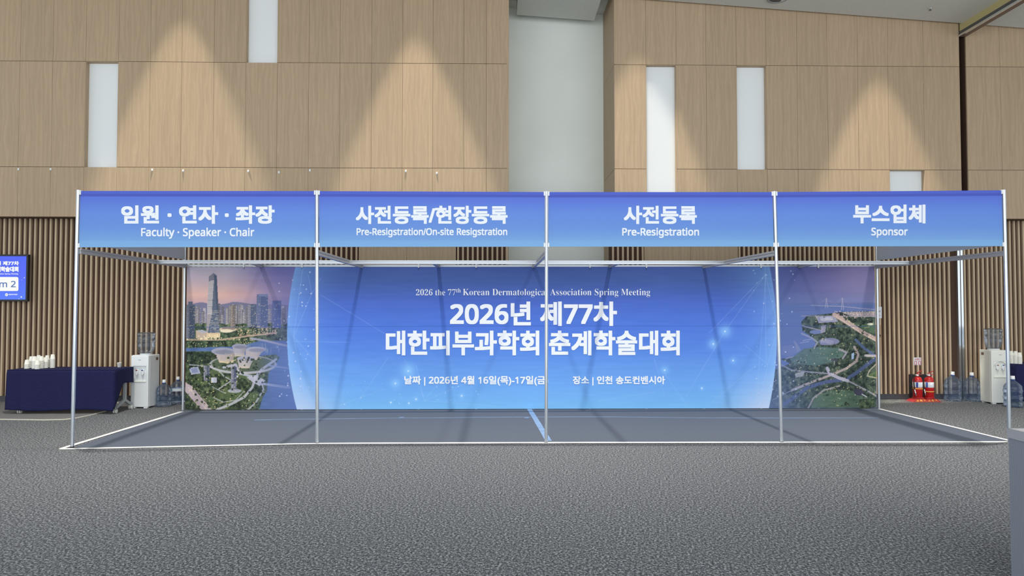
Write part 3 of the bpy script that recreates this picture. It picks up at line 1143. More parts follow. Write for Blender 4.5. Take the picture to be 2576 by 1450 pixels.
land = [(2205, 785), (2120, 787), (2060, 794), (2030, 796), (2015, 812), (2018, 835), (2045, 852), (2052, 870), (2030, 890), (1990, 902), (1960, 906), (1985, 918), (1925, 940), (1925, 1031), (2205, 1031)]
trees(inside(land), 63, (32, 44, 44), (62, 80, 70), (98, 112, 92))
poly([(2118, 788), (2205, 786), (2205, 800), (2150, 800)], (176, 160, 172), .8)
dots(130, 2100, 2205, 785, 802, .6, 1.6, lambda r: (224, 196 + r.uniform(-20, 20), 186), .7, 64)
stroke([(2016, 797), (2205, 798)], 2, (168, 158, 176), .8)
poly([(2052, 798), (2098, 797), (2110, 812), (2060, 815)], (150, 150, 180)); poly([(2062, 800), (2090, 799), (2098, 808), (2066, 810)], (182, 182, 206))
dots(30, 2052, 2110, 797, 815, .6, 1.2, (240, 220, 190), .7, 65)
stroke([(2100, 794), (2135, 815), (2170, 838), (2208, 858)], 11, (202, 170, 164), .9)
stroke([(2104, 798), (2170, 842), (2208, 862)], 1, (244, 226, 200), .8)
dots(80, 2100, 2205, 795, 862, .6, 1.5, (255, 232, 190), .8, 66, inside([(2095, 792), (2110, 790), (2208, 850), (2208, 868)]))
poly([(2158, 820), (2205, 816), (2205, 843), (2185, 838)], (86, 112, 84)); ell(2192, 818, 8, 3, (250, 246, 214), .9, .6)
# shore pools, marina
stroke([(2018, 822), (2040, 828), (2066, 834)], 3, (170, 164, 186), .8)
ell(2052, 838, 16, 5, (108, 124, 178)); ell(2086, 862, 26, 9, (126, 130, 168)); ell(2080, 863, 17, 6, (150, 150, 184)); ell(2072, 868, 10, 3, (128, 132, 172))
poly([(2066, 822), (2078, 820), (2076, 838), (2064, 842)], (166, 160, 182), .9)
stroke([(2016, 842), (2040, 852), (2056, 864), (2045, 882), (2020, 895), (1975, 905)], 4, (160, 160, 184), .8)
for x, y in ((2018, 860), (2024, 864), (2030, 858), (2012, 866)):
    stroke([(x, y), (x + 10, y - 2)], 1.6, (170, 178, 214), .8)
poly([(1966, 874), (1992, 870), (2010, 888), (1985, 900), (1964, 896)], (118, 132, 186), .6)
poly([(1994, 858), (2000, 862), (2014, 884), (2004, 888)], (140, 146, 186), .7)
# lawns
def lawn(pts, c, seed):
    m = inside(pts)
    blend(m.astype(float), c)
    global img
    img += ((vnoise(10, seed, 4) - .5) * 18 * m)[..., None]
lawn([(2022, 880), (2060, 876), (2110, 878), (2124, 888), (2118, 902), (2090, 915), (2050, 924), (1996, 918), (1984, 908)], (84, 114, 106), 71)
lawn([(2036, 1031), (2050, 1000), (2090, 986), (2140, 986), (2170, 1000), (2168, 1031)], (80, 108, 88), 72)
lawn([(2182, 948), (2206, 936), (2206, 956), (2188, 956)], (92, 116, 76), 73)
# stream and paths
stroke([(2154, 858), (2164, 868), (2176, 880), (2200, 896)], 7, (84, 104, 150), .95)
stroke([(2206, 905), (2184, 920), (2160, 938), (2130, 958), (2080, 964), (2030, 978), (1990, 1006), (1970, 1020)], 9, (76, 92, 138), .95)
stroke([(2112, 882), (2130, 890), (2120, 905)], 5, (168, 160, 178), .8)
stroke([(2150, 876), (2160, 895), (2155, 912), (2130, 930), (2095, 945), (2040, 965), (1990, 985)], 6, (184, 164, 164), .9)
stroke([(2080, 930), (2086, 944), (2110, 955), (2132, 962)], 8, (176, 172, 194), .95)
stroke([(2086, 944), (2040, 940), (1990, 935), (1960, 920)], 4, (166, 164, 184), .7)
stroke([(2132, 962), (2160, 976), (2190, 992), (2206, 1002)], 4, (170, 166, 180), .8)
stroke([(2030, 1031), (2044, 1005), (2070, 986), (2110, 975)], 4, (170, 160, 166), .8)
stroke([(1940, 1010), (1980, 990), (2020, 975)], 2.5, (170, 172, 190), .7)
stroke([(2178, 898), (2207, 899)], 6, (196, 184, 190), .95)
stroke([(2205, 920), (2188, 936), (2182, 950), (2205, 955)], 2.5, (214, 196, 170), .8)
poly([(2143, 893), (2150, 890), (2148, 906), (2142, 908)], (150, 178, 214))
poly([(2084, 909), (2098, 904), (2112, 906), (2100, 914)], (70, 78, 92)); stroke([(2098, 912), (2098, 920)], 1.4, (190, 180, 180))
poly([(2000, 942), (2022, 938), (2018, 950), (1998, 954)], (188, 182, 186), .8)
poly([(2146, 986), (2160, 980), (2174, 990), (2166, 1000), (2150, 998)], (66, 66, 88)); stroke([(2168, 996), (2180, 1003)], 2.2, (200, 196, 212))
dots(260, 1960, 2205, 800, 1030, 1.2, 3.0, lambda r: (28 + r.uniform(0, 16), 42 + r.uniform(0, 18), 40), .75, 67, inside(land) & (vnoise(12, 68) > .5))
dots(230, 1980, 2205, 800, 1025, .5, 1.4, lambda r: (250, 226, 150 + r.uniform(-30, 50)), .8, 69, inside(land))
trees((gy > 1008) & (gx > 2160) & (vnoise(9, 79) > .35), 83, (30, 44, 36), (58, 78, 58), (90, 110, 78))
fade = np.clip((2110 - gx) / 190, 0, 1) ** 1.2
blend(fade, (86, 112, 186), .62)
blend(np.clip((gy - 960) / 70, 0, 1) * np.clip((2060 - gx) / 130, 0, 1), (104, 134, 186), .45)
grey = img.mean(-1, keepdims=True)
img = grey + (img - grey) * .84
right_pic = img.copy()

# ---- put the three together along the globe's rim
img = base.copy()
outl = np.clip(gd - GC[2] + 23, 0, 1)
edge_l = (np.where(gx < GC[0], np.clip((GC[0] - 617.0) - gx + 34 * (1 - np.sqrt(np.clip(1 - ((gy - 838) / 640) ** 2, 0, 1))) * 10 * .82, 0, 1), 0))
off = (1 - np.sqrt(np.clip(1 - ((gy - 838) / 640) ** 2, 0, 1))) * 560
xl, xr = 717 + off, 1952 - off * .85
ml = np.clip(xl - gx + .5, 0, 1)[..., None]
mr = np.clip(gx - xr + .5, 0, 1)[..., None]
img = base * (1 - ml) + left_pic * ml
img = img * (1 - mr) + right_pic * mr
# the brighter crescent just inside the rim
cres = np.exp(-np.clip(gx - xl, 0, None) / 22) * (gx > xl) + np.exp(-np.clip(xr - gx, 0, None) / 18) * (gx < xr)
blend(np.clip(cres, 0, 1) * (.35 + .65 * np.clip((gy - 700) / 300, 0, 1)), (170, 208, 246), .5)
# network of fine lines and floating points
line = (178, 206, 250)
for seg in (((755, 672), (733, 848)), ((778, 739), (733, 848)), ((733, 848), (762, 1000)), ((733, 848), (800, 922)), ((733, 860), (870, 862)), ((778, 739), (800, 700)),
            ((778, 739), (768, 690)), ((800, 742), (960, 840)), ((890, 1020), (970, 900)), ((1010, 905), (1060, 1000)), ((1060, 1010), (1110, 950)), ((1060, 1010), (1180, 960)),
            ((1060, 1010), (1040, 920)), ((1926, 690), (1900, 1000)), ((1926, 690), (1780, 840)), ((1924, 690), (1950, 800)), ((1928, 920), (1905, 1025)), ((1928, 920), (1948, 850)),
            ((1928, 920), (1870, 870)), ((1664, 940), (1720, 1020)), ((1640, 905), (1665, 1000)), ((1780, 1020), (1900, 920)), ((1820, 836), (1926, 690)), ((1924, 672), (1924, 920)),
            ((1820, 836), (1720, 1000)), ((1500, 1010), (1640, 990)), ((850, 1020), (960, 980)), ((1060, 1010), (1250, 1024))):
    stroke(list(seg), .9, line, .42)
dots(46, 690, 795, 675, 1000, .8, 2.1, (206, 216, 246), .75, 91)
dots(50, 1890, 2000, 680, 1020, .8, 2.0, (196, 212, 246), .7, 92)
dots(26, 850, 1200, 960, 1020, .6, 1.5, (200, 232, 255), .7, 93)
for cx, cy, rad, a in ((1020, 935, 17, .75), (988, 966, 12, .7), (1790, 868, 13, .7), (1820, 836, 16, .7), (1666, 934, 10, .6), (1040, 1006, 6, .6), (1154, 998, 7, .6), (1022, 1016, 5, .5), (977, 1014, 5, .5), (1760, 980, 6, .5), (1840, 910, 8, .5)):
    glow(cx, cy, rad, (150, 206, 255), a)
    spot(cx, cy, 1.8, (226, 240, 255), .95)
# sewn joint across the cloth
seam = np.abs(gy - (824 - 2.2 * np.sin((gx - 500) / 560)))
blend(np.clip(1.1 - seam, 0, 1), (62, 88, 172), .6)
img = np.clip(img, 0, 255) / 255.0

# print on a cloth grid
back = thing('backdrop_banner', ((BACKL + BACKR) / 2, YBACK - .02, 0), 'wide blue printed backdrop of the booth with city and coast pictures at its ends', 'backdrop')
BI = Matrix.Translation(-back.location)
YP = YBACK - .022
bl, br = at_y(X0 - .5, 1034.5, YP), at_y(X1 + .5, 1028.5, YP)
zt0, zt1 = Z(672, YP, X0), Z(671, YP, X1)
uu, vv = np.meshgrid(np.linspace(0, 1, PW), np.linspace(0, 1, PH))
bot_px = np.interp(uu[0], [0, .19, .5, .85, 1], [1034.5, 1032, 1029.5, 1029.5, 1028.5])
zb = np.array([Z(b, YP, X0 + (X1 - X0) * u) for b, u in zip(bot_px, uu[0])])
zb = np.maximum(zb, 0.012)
px_ = bl.x + (br.x - bl.x) * uu
pz_ = (zt0 + (zt1 - zt0) * uu) * (1 - vv) + zb[None, :] * vv
py_ = YP - 0.002 * np.sin(uu * 75.4) * np.sin(vv * 3.1)
co = np.stack([px_, py_, pz_], -1).reshape(-1, 3)
me = bpy.data.meshes.new('printed_cloth')
nv, nf = PW * PH, (PW - 1) * (PH - 1)
me.vertices.add(nv)
me.vertices.foreach_set('co', co.astype(np.float32).ravel())
ii, jj = np.meshgrid(np.arange(PH - 1), np.arange(PW - 1), indexing='ij')
k = (ii * PW + jj).ravel()
quads = np.stack([k + PW, k + PW + 1, k + 1, k], -1).astype(np.int32)
me.loops.add(nf * 4)
me.loops.foreach_set('vertex_index', quads.ravel())
me.polygons.add(nf)
me.polygons.foreach_set('loop_start', np.arange(0, nf * 4, 4, dtype=np.int32))
me.update(calc_edges=True)
lin = np.where(img <= .04045, img / 12.92, ((img + .055) / 1.055) ** 2.4)
ca = me.color_attributes.new('print', 'FLOAT_COLOR', 'POINT')
ca.data.foreach_set('color', np.concatenate([lin.reshape(-1, 3), np.ones((nv, 1))], 1).astype(np.float32).ravel())
pm = mat('backdrop print', (90, 120, 220), 0.7, spec=0.2)
at = N(pm, 'ShaderNodeAttribute', attribute_name='print')
L(pm, at.outputs['Color'], bsdf(pm).inputs['Base Color'])
me.materials.append(pm)
cloth = bpy.data.objects.new('printed_cloth', me)
COL.objects.link(cloth)
cloth.parent = back
cloth.matrix_parent_inverse = BI
for nm, s, box, bold in (('line_lettering', serif('2026 the 77'), (1046.5, 728, 1146.5, 743.5), 0),
                         ('line_lettering', serif('th'), (1148, 726, 1159, 736.5), 0),
                         ('line_lettering', serif('Korean Dermatological Association Spring Meeting'), (1164.5, 727, 1635.5, 748), 0),
                         ('title_lettering', sans('2026') + '년 제' + sans('77') + '차', (1132, 759, 1552, 820.5), .0145),
                         ('title_lettering', '대한피부과학회 춘계학술대회', (970.5, 832, 1710, 894.5), .0135),
                         ('date_lettering', '날짜 | ' + sans('2026') + '년 ' + sans('4') + '월 ' + sans('16') + '일(목)-' + sans('17') + '일(금)', (1017, 946, 1379, 971), .0045),
                         ('place_lettering', '장소 | 인천 송도컨벤시아', (1441, 946.5, 1673, 970.5), .0045)):
    lettering(nm, s, quad_y(*box, YP - .003), M['letter'], back, bold, off=(-.009 if nm == 'line_lettering' else 0))

# =================================================================== FLOOR COVERINGS AND TAPE
def floor_poly(name, pts, z0, z1, m, px=True):
    mb = MB()
    P = [at_z(*p) if px else Vector((*p, 0)) for p in pts]
    n = len(P)
    vs = [(p.x, p.y, z1) for p in P] + [(p.x, p.y, z0) for p in P]
    fs = [tuple(range(n))] + [(k, n + k, n + (k + 1) % n, (k + 1) % n) for k in range(n)]
    mb.add(vs, fs)
    return mb.build(name, m)
fl = [at_z(152, 1131), at_z(798, 1117), at_z(1374, 1115), at_z(1966, 1114), at_z(2552, 1113)]
blk, brk = Vector((BACKL, YBACK - .03, 0)), Vector((BACKR, YBACK - .03, 0))
corner_l = at_z(186, 1128)
corner_r = fl[4]
mb = MB()
pts = [corner_l, fl[1], fl[2], fl[3], corner_r, brk, blk]
n = len(pts)
mb.add([(p.x, p.y, .004) for p in pts] + [(p.x, p.y, 0.0005) for p in pts],
       [tuple(range(n))] + [(k, n + k, n + (k + 1) % n, (k + 1) % n) for k in range(n)])
tag(mb.build('booth_carpet', M['booth_carpet']), 'flat blue grey carpet laid inside the booth within white tape', 'carpet')

def strip(name, pts, w, z, m, label, cat='tape', group=None, jag=0.0):
    """ribbon along floor points (world)"""
    P = [Vector((p.x, p.y, 0)) for p in pts]
    mb = MB()
    vs = []
    for i, p in enumerate(P):
        a, b = P[max(0, i - 1)], P[min(len(P) - 1, i + 1)]
        t = (b - a).normalized()
        nrm = Vector((-t.y, t.x, 0))
        ww = w / 2 * (1 + random.uniform(-jag, jag))
        vs += [(*(p + nrm * ww).xy, z), (*(p - nrm * ww).xy, z)]
    fs = [(2 * i, 2 * i + 1, 2 * i + 3, 2 * i + 2) for i in range(len(P) - 1)]
    nn = len(vs)
    vs += [(v[0], v[1], z - .0012) for v in vs]
    for i in range(len(P) - 1):
        fs += [(nn + 2 * i, nn + 2 * i + 2, 2 * i + 2, 2 * i), (2 * i + 1, 2 * i + 3, nn + 2 * i + 3, nn + 2 * i + 1)]
    mb.add(vs, fs)
    return tag(mb.build(name, m), label, cat, group)
def along(pts, n):
    out = []
    for a, b in zip(pts[:-1], pts[1:]):
        out += [a.lerp(b, k / n) for k in range(n)]
    return out + [pts[-1]]
strip('floor_tape', along(fl, 10), 0.075, .0056, M['tape_white'], 'long white tape strip along the front edge of the booth carpet', group='white tape round the booth carpet', jag=.12)
strip('floor_tape', along([fl[0], at_z(457, 1037)], 12), 0.07, .0068, M['tape_white'], 'white tape strip along the left edge of the booth carpet', group='white tape round the booth carpet', jag=.12)
strip('floor_tape', along([fl[4], at_z(2212, 1030)], 12), 0.06, .0068, M['tape_white'], 'white tape strip along the right edge of the booth carpet', group='white tape round the booth carpet', jag=.12)
seam_px = [(640, 1058), (745, 1056), (845, 1055), (1010, 1053), (1200, 1051.5), (1330, 1050.5), (1440, 1050), (1550, 1050), (1640, 1051.5), (1800, 1052.5), (1960, 1053), (2210, 1052)]
strip('carpet_seam_tape', [at_z(*p) for p in seam_px], 0.026, .0056, M['tape_blue'], 'thin pale blue tape line running across the booth carpet', group='blue tape on the booth carpet', jag=.25)
strip('floor_tape', along([at_z(1331, 1029.5), at_z(1345, 1052), at_z(1380, 1111)], 6), 0.085, .0068, M['tape_blue'], 'wide blue tape strip from backdrop to front across the carpet', group='blue tape on the booth carpet', jag=.06)
for (tx, ty), lab in (((1010, 1052), 'short blue tape scrap on the thin line, left of the wide strip'), ((1325, 1053), 'short blue tape scrap touching the wide blue strip')):
    c = at_z(tx, ty)
    strip('tape_scrap', [c + Vector((-.035, 0, 0)), c + Vector((.035, .01, 0))], .06, .0079, M['tape_blue'], lab, group='blue tape scraps')
# grey mat under the left table
mt = thing('floor_mat', at_z(100, 1045), 'loose grey mat with a pale edge under the navy table', 'mat')
MI = Matrix.Translation(-mt.location)
edge = [(-160, 1060), (0, 1057), (110, 1058.5), (160, 1057.5), (190, 1054), (225, 1047), (262, 1037), (290, 1026)]
o = floor_poly('mat_sheet', edge + [(296, 1016), (-160, 1012)], .0005, .008, M['mat_grey'])
o.parent = mt; o.matrix_parent_inverse = MI
mb = MB()
mb.tube([at_z(*p) + Vector((0, 0, .006)) for p in edge], .011, 8)
o = mb.build('edge_binding', M['mat_edge'], mt); o.matrix_parent_inverse = MI

# =================================================================== TABLES
def table(loc, w, d, h, label, cloth_label, right_open):
    t = thing('folding_table', loc, label, 'table', 'tables under navy cloths')
    mb = MB(); mb.rbox(-w / 2 + .03, w / 2 - .03, .03, d - .03, h - .035, h - .006, .004); mb.build('table_top', M['white'], t)
    for s in (-1, 1):
        x = s * (w / 2 - .02 if right_open and s > 0 else w / 2 - .16)
        mb = MB()
        mb.prism([(-.018, -.03), (.018, -.03), (.018, .03), (-.018, .03)], (x, d * .62, .16), (x, d * .62, h - .04))
        mb.prism([(-.016, -.022), (.016, -.022), (.016, .022), (-.016, .022)], (x, d * .66, .20), (x, .10, .085))
        mb.prism([(-.016, -.022), (.016, -.022), (.016, .022), (-.016, .022)], (x, d * .6, .19), (x, d - .03, .085))
        leg = mb.build('leg', M['grey_plastic'], t)
        for y in (.09, d - .03):
            mb = MB()
            for k in (-.018, .018):
                mb.add(*disc(x + k, y, .034, .033, .012))
            mb.lathe([(0, .075), (.008, .075), (.008, .09), (0, .09)], 8, (x, y, 0))
            mb.build('caster', [M['offwhite']], leg)
    return t
def disc(x, y, z, r, th, n=18):
    vs, fs = [], []
    for s in (-th / 2, th / 2):
        for k in range(n):
            a = 2 * math.pi * k / n
            vs.append((x + s, y + r * math.cos(a), z + r * math.sin(a)))
    fs = [(k, (k + 1) % n, n + (k + 1) % n, n + k) for k in range(n)] + [tuple(range(n))[::-1], tuple(range(n, 2 * n))]
    return vs, fs
def table_cloth(loc, w, d, h, label, left_drop, right_prof):
    """one draped sheet: top, front, left and right falls; right_prof(v) is the height the right fall reaches at depth v"""
    mb = MB()
    nx, nv = 60, 24
    def ripple(x, z):
        k = (h - z) / h
        return .012 * k * math.sin(x * 9) + .006 * k * math.sin(x * 23 + 1)
    # front
    vs, fs = [], []
    for i in range(nx + 1):
        for j in range(nv + 1):
            u, v = i / nx, j / nv
            x = -w / 2 + w * u
            z = h - (h - .065) * v
            x += (u - .5) * .03 * v
            y = -.004 - ripple(x, z) - .02 * v + (.012 if j == 0 else 0)
            vs.append((x, y, z + (.012 * math.sin(x * 5) * v)))
    for i in range(nx):
        for j in range(nv):
            k = i * (nv + 1) + j
            fs.append((k, k + 1, k + nv + 2, k + nv + 1))
    mb.add(vs, fs, 0, True)
    # top
    ny = 10
    vs = [(-w / 2 + w * i / nx, d * j / ny, h + .0015 * math.sin(i * .9) * math.sin(j) + (-.001 if j == 0 else 0)) for i in range(nx + 1) for j in range(ny + 1)]
    fs = []
    for i in range(nx):
        for j in range(ny):
            k = i * (ny + 1) + j
            fs.append((k, k + ny + 1, k + ny + 2, k + 1))
    mb.add(vs, fs, 0, True)
    # sides
    for s in (-1, 1):
        vs, fs = [], []
        for i in range(13):
            v = i / 12
            zl = left_drop(v) if s < 0 else right_prof(v)
            for j in range(11):
                k = j / 10
                z = h - (h - zl) * k
                xe = s * (w / 2 + .015 * k)
                y0_ = -.004 - ripple(xe, z) - .02 * k + (.012 if j == 0 else 0)
                vs.append((xe + s * .008 * k * math.sin(v * 11), d * v + y0_ * (1 - v) ** 3, z))
        for i in range(12):
            for j in range(10):
                k = i * 11 + j
                fs.append((k, k + 11, k + 12, k + 1) if s > 0 else (k, k + 1, k + 12, k + 11))
        mb.add(vs, fs, 0, True)
    o = mb.build('tablecloth', M['navy'])
    o.location = loc
    md = o.modifiers.new('thickness', 'SOLIDIFY'); md.thickness = .003; md.offset = -1
    return tag(o, label, 'tablecloth', 'navy tablecloths')
tfl, tfr = at_z(17, 1027), at_z(292, 1031)
TY = 11.62
tx0, tx1 = X(21, TY), X(290, TY)
TW = tx1 - tx0
tl = Vector(((tx0 + tx1) / 2, TY, 0))
TH = .735
TD = .60
table(tl, TW, TD, TH - .004, 'wheeled folding table under the navy cloth left of the booth', None, True)
table_cloth(tl, TW, TD, TH, 'navy cloth over the table left of the left water dispenser', lambda v: .07,
            lambda v: .07 + (.42 * min(1, v / .45)) - .05 * max(0, v - .45))
RY = 12.35
rx0 = X(2553.5, RY)
tr_ = Vector((rx0 + .95, RY, 0))
table(tr_, 1.9, .62, TH - .004, 'folding table under the navy cloth at the right edge', None, False)
table_cloth(tr_, 1.9, .62, TH, 'navy cloth over the table right of the right water dispenser', lambda v: .07, lambda v: .07)

# =================================================================== PAPER CUPS
def cup_mesh():
    mb = MB()
    r0, r1, hh = .0255, .036, .08        # mouth down: narrow base on top
    prof = [(r1 - .002, 0), (r1 + .0022, .0005), (r1 + .003, .003), (r1 + .0015, .0058), (r1, .006), (r0, hh), (r0 - .002, hh), (r0 - .0022, hh - .005), (0, hh - .0052)]
    mb.lathe(prof, 20)
    mb.lathe([(0, hh - .0065), (r0 - .003, hh - .0065), (r1 - .002, .0005)], 20)
    return mb
cup0 = cup_mesh().build('paper_cup', M['paper'])
cup_first = [True]
def cup_stack(px, py_base, py_top, tableY, z0, where, flip=False):
    base = at_y(px, py_base, tableY)
    d = ray(px, py_base)
    base = CAM + d * ((z0 - CAM_H) / d.z)
    htop = at_y(px, py_top, base.y).z - z0
    pitch = .0115
    nn = max(1, int(round((htop - .08) / pitch)) + 1)
    for k in range(nn):
        if cup_first[0]:
            o = cup0; cup_first[0] = False
        else:
            o = cup0.copy(); COL.objects.link(o)
        o.location = (base.x + random.uniform(-.0008, .0008), base.y, z0 + .001 + k * pitch)
        o.rotation_euler = (0, 0, random.uniform(0, 6))
        tag(o, 'white paper cup, mouth down, in ' + where, 'cup', where)
CZ = TH + .002
for px, b, tp, where in ((67.5, 928, 905, 'the short leftmost stack on the navy table'),
                         (78.5, 926, 897, 'the second stack from left on the navy table'),
                         (86.5, 928, 897.5, 'the front tall third stack on the navy table'),
                         (94, 929, 907, 'the shortest front stack of the cup cluster'),
                         (97, 924.5, 894, 'the rear stack rising behind the cluster middle'),
                         (104, 927.5, 897.5, 'the stack right of the shortest one'),
                         (114.5, 926.5, 899.5, 'the narrow front stack near the cluster right end'),
                         (118.5, 925, 894.5, 'the rear stack at the cluster right end'),
                         (132, 926, 892.5, 'the lone tall stack right of the cup cluster')):
    cup_stack(px, b, tp, TY + .2, CZ, where)
for px, b, tp, where in ((2526.5, 912, 882, 'the stack half hidden behind the right post'),
                         (2545, 915, 883, 'the second stack right of the right post'),
                         (2555.5, 915.5, 884, 'the third stack right of the right post'),
                         (2565.5, 916, 887.5, 'the last stack by the right picture edge')):
    cup_stack(px, b, tp, RY + .1, CZ, where)
# single upright cup
d = ray(300, 924.5); base = CAM + d * ((CZ - CAM_H) / d.z)
mb = MB()
mb.lathe([(0, .004), (.024, .004), (.0255, 0), (.0265, .001), (.036, .074), (.0385, .076), (.0385, .079), (.036, .08), (.034, .077), (.0245, .006), (0, .0055)], 24)
o = mb.build('paper_cup', M['paper']); o.location = base + Vector((0, 0, .001))
tag(o, 'single white paper cup standing upright on the right end of the navy table', 'cup')

# =================================================================== WATER BOTTLES
def bottle_parts(t, m, inverted=False, label=False):
    body = [(0, .018), (.07, .016), (.10, .0), (.125, .004), (.134, .022), (.134, .052), (.128, .062), (.126, .075), (.126, .115), (.128, .124), (.135, .132), (.135, .158), (.128, .166),
            (.126, .176), (.126, .222), (.128, .232), (.135, .240), (.135, .262), (.128, .274), (.127, .31), (.122, .333), (.105, .356), (.075, .385), (.045, .408), (.030, .416), (.028, .43)]
    mb = MB()
    if inverted:
        top_ = [(r, .335 - z) for r, z in body[:16]][::-1]
        prof_ = [(0, .0), (.085, .0), (.108, .006)] + top_[1:]
        mb.lathe(prof_, 36)
    else:
        mb.lathe(body, 36)
    # pressed window panels of the shell
    for z0, z1 in ((.075, .115), (.176, .222)):
        if inverted:
            z0, z1 = .335 - z1, .335 - z0
        for k in range(10):
            a = 2 * math.pi * k / 10
            rr_ = .1265
            pts = [(rr_ * math.cos(a + s), rr_ * math.sin(a + s)) for s in (-.1, -.05, .05, .1)]
            vs = [(x, y, z) for z in (z0 - .002, z1 + .002) for x, y in pts]
            mb.add(vs, [(0, 1, 5, 4), (1, 2, 6, 5), (2, 3, 7, 6)], 0, True)
    mb.build('bottle_body', m, t)
    if not inverted:
        mb = MB(); mb.lathe([(.0285, .418), (.032, .42), (.032, .432), (.0285, .434)], 24); mb.build('neck_ring', M['blue_print'], t)
        mb = MB(); mb.lathe([(0, .487), (.026, .487), (.029, .483), (.029, .455), (.031, .45), (.031, .43), (.027, .43)], 24); mb.build('cap', M['white'], t)
    if label:
        mb = MB(); mb.lathe([(.1362, .238), (.1362, .29)], 36); lb = mb.build('label', M['paper_white'], t, None); lb['label'] = 'white printed label band'
        mb = MB()
        a0 = -math.pi / 2 - .42
        c = Vector((.1372 * math.cos(a0), .1372 * math.sin(a0), .264))
        u = Vector((-math.sin(a0), math.cos(a0), 0))
        ring = [c + u * (.021 * math.cos(k * .35)) + Vector((0, 0, .021 * math.sin(k * .35))) for k in range(18)]
        mb.add(ring, [tuple(range(18))], 0)
        mb.build('round_emblem', M['green_print'], lb)
def bottle(px, py, Y, label, m='bottle', lab=False, rz=0.0, sc=1.0):
    p = at_z(px, py)
    t = thing('water_bottle', (p.x, p.y, 0), label, 'water bottle', 'large water bottles by the wall', rz)
    t.scale = (sc, sc, sc)
    bottle_parts(t, M[m], False, lab)
    return t
bottle(412, 1023, 0, 'clear blue water bottle on the floor beside the left water dispenser', sc=.98, rz=.3)
bottle(447, 1016.5, 0, 'clear blue water bottle with a white label by the backdrop edge', lab=True, sc=1.02)
bottle(2397.5, 1009.5, 0, 'clear blue water bottle next to the red fire extinguishers', sc=1.14, rz=.2)
bottle(2446, 1009.5, 0, 'clear blue water bottle between the steel strip and right dispenser', sc=1.11, rz=.5)
bottle(2549, 1024, 0, 'clear blue water bottle in front of the right navy cloth', sc=1.13, rz=.1)

# =================================================================== WATER DISPENSERS
def dispenser(loc, rz, w, d, h, label, arch, bottle_label, m_body):
    t = thing('water_dispenser', loc, label, 'water dispenser', 'water dispensers', rz)
    mb = MB()
    # front shell with an opening for the tap bay
    z0, z1 = (h * .49, h * .79)
    xw = w / 2 - .045
    mb.rbox(-w / 2, w / 2, .03, d, .022, h, .012)
    body = mb.build('body', m_body, t)
    mb = MB()
    mb.rbox(-w / 2 + .002, w / 2 - .002, 0, .05, .02, z0, .012)
    mb.rbox(-w / 2 + .002, w / 2 - .002, 0, .05, z1, h - .004, .012)
    mb.rbox(-w / 2 + .002, -xw, .001, .05, z0 - .02, z1 + .02, .006)
    mb.rbox(xw, w / 2 - .002, .001, .05, z0 - .02, z1 + .02, .006)
    if arch:
        # rounded corners that turn the bay into an arch
        for s in (-1, 1):
            n = 10
            poly_ = [(s * xw, z1 + .005)] + [(s * xw * math.cos(a), z1 - .11 + .11 * math.sin(a)) for a in [math.pi / 2 * k / n for k in range(n + 1)]]
            vs = [(x, y, z) for y in (.002, .04) for x, z in poly_]
            q = len(poly_)
            fs = [tuple(range(q)), tuple(range(q, 2 * q))[::-1]] + [(k, (k + 1) % q, q + (k + 1) % q, q + k) for k in range(q)]
            mb.add(vs, fs)
    mb.build('front_panel', m_body, t)
    mb = MB()
    mb.rbox(-xw, xw, -.008, .045, z0 + .0, z0 + .018, .004)
    for k in range(7):
        x = -xw + .03 + k * (2 * xw - .06) / 6
        mb.box(x - .004, x + .004, -.004, .035, z0 + .018, z0 + .021)
    mb.build('drip_tray', M['offwhite'], t)
    for s, c in ((-1, M['red_plastic']), (1, M['blue_print'])):
        x = s * .052
        mb = MB()
        mb.rbox(x - .024, x + .024, -.006, .034, z1 - .135, z1 - .055, .008)
        mb.lathe([(0, -.02), (.009, -.02), (.011, 0), (.011, .03), (0, .03)], 14, (x, .004, z1 - .145))
        tp = mb.build('tap', M['white'], t)
        mb = MB(); mb.rbox(x - .016, x + .016, -.011, -.004, z1 - .075, z1 - .058, .003); mb.build('tap_mark', c, tp)
    mb = MB(); mb.rbox(-.026, .026, -.0035, .001, h - .085, h - .077, .001); mb.build('badge', M['grey_plastic'], t)
    for x in (-w / 2 + .05, w / 2 - .05):
        for y in (.03, d - .04):
            mb = MB()
            mb.rbox(x - .035, x + .035, y - .025, y + .025, 0, .026, .005)
            mb.build('foot', m_body, t)
    sx = w / 2 if not arch else -w / 2
    sg = 1 if not arch else -1
    mb = MB(); mb.box(sx - .0005, sx + sg * .0015, d - .12, d - .05, h - .10, h - .05); mb.build('sticker', M['brown_metal'], t)
    if not arch:
        mb = MB()
        for za, zb_ in ((.86, .80), (.79, .68), (.67, .56)):
            mb.box(sx - .0005, sx + .0015, .05, .11, h * zb_, h * za)
        mb.build('instruction_label', M['paper_white'], t)
    mb = MB(); mb.lathe([(0, h - .004), (.085, h - .004), (.10, h), (.098, h + .022), (.09, h + .026), (.032, h + .018), (0, h + .018)], 32, (0, d * .55, 0)); mb.build('bottle_collar', M['white'], t)
    # the inverted bottle on top is a thing of its own
    p = parent_world(t) @ Vector((0, d * .55, h + .028))
    b = thing('water_bottle', p, bottle_label, 'water bottle', 'upturned bottles on dispensers', rz)
    b.scale = (1.13, 1.13, 1.1)
    bottle_parts(b, M['bottle_smoke'], True)
    return t
DY = at_z(350, 1028).y
pL = Vector((X(353.5, DY), DY, 0))
dispenser(pL, R(-5), .325, .34, .93, 'white water dispenser between the left navy table and the backdrop', False, 'upturned clear bottle on the left white water dispenser', M['white'])
pr_ = at_z(2495, 1017.5) + Vector((.175, 0, 0))
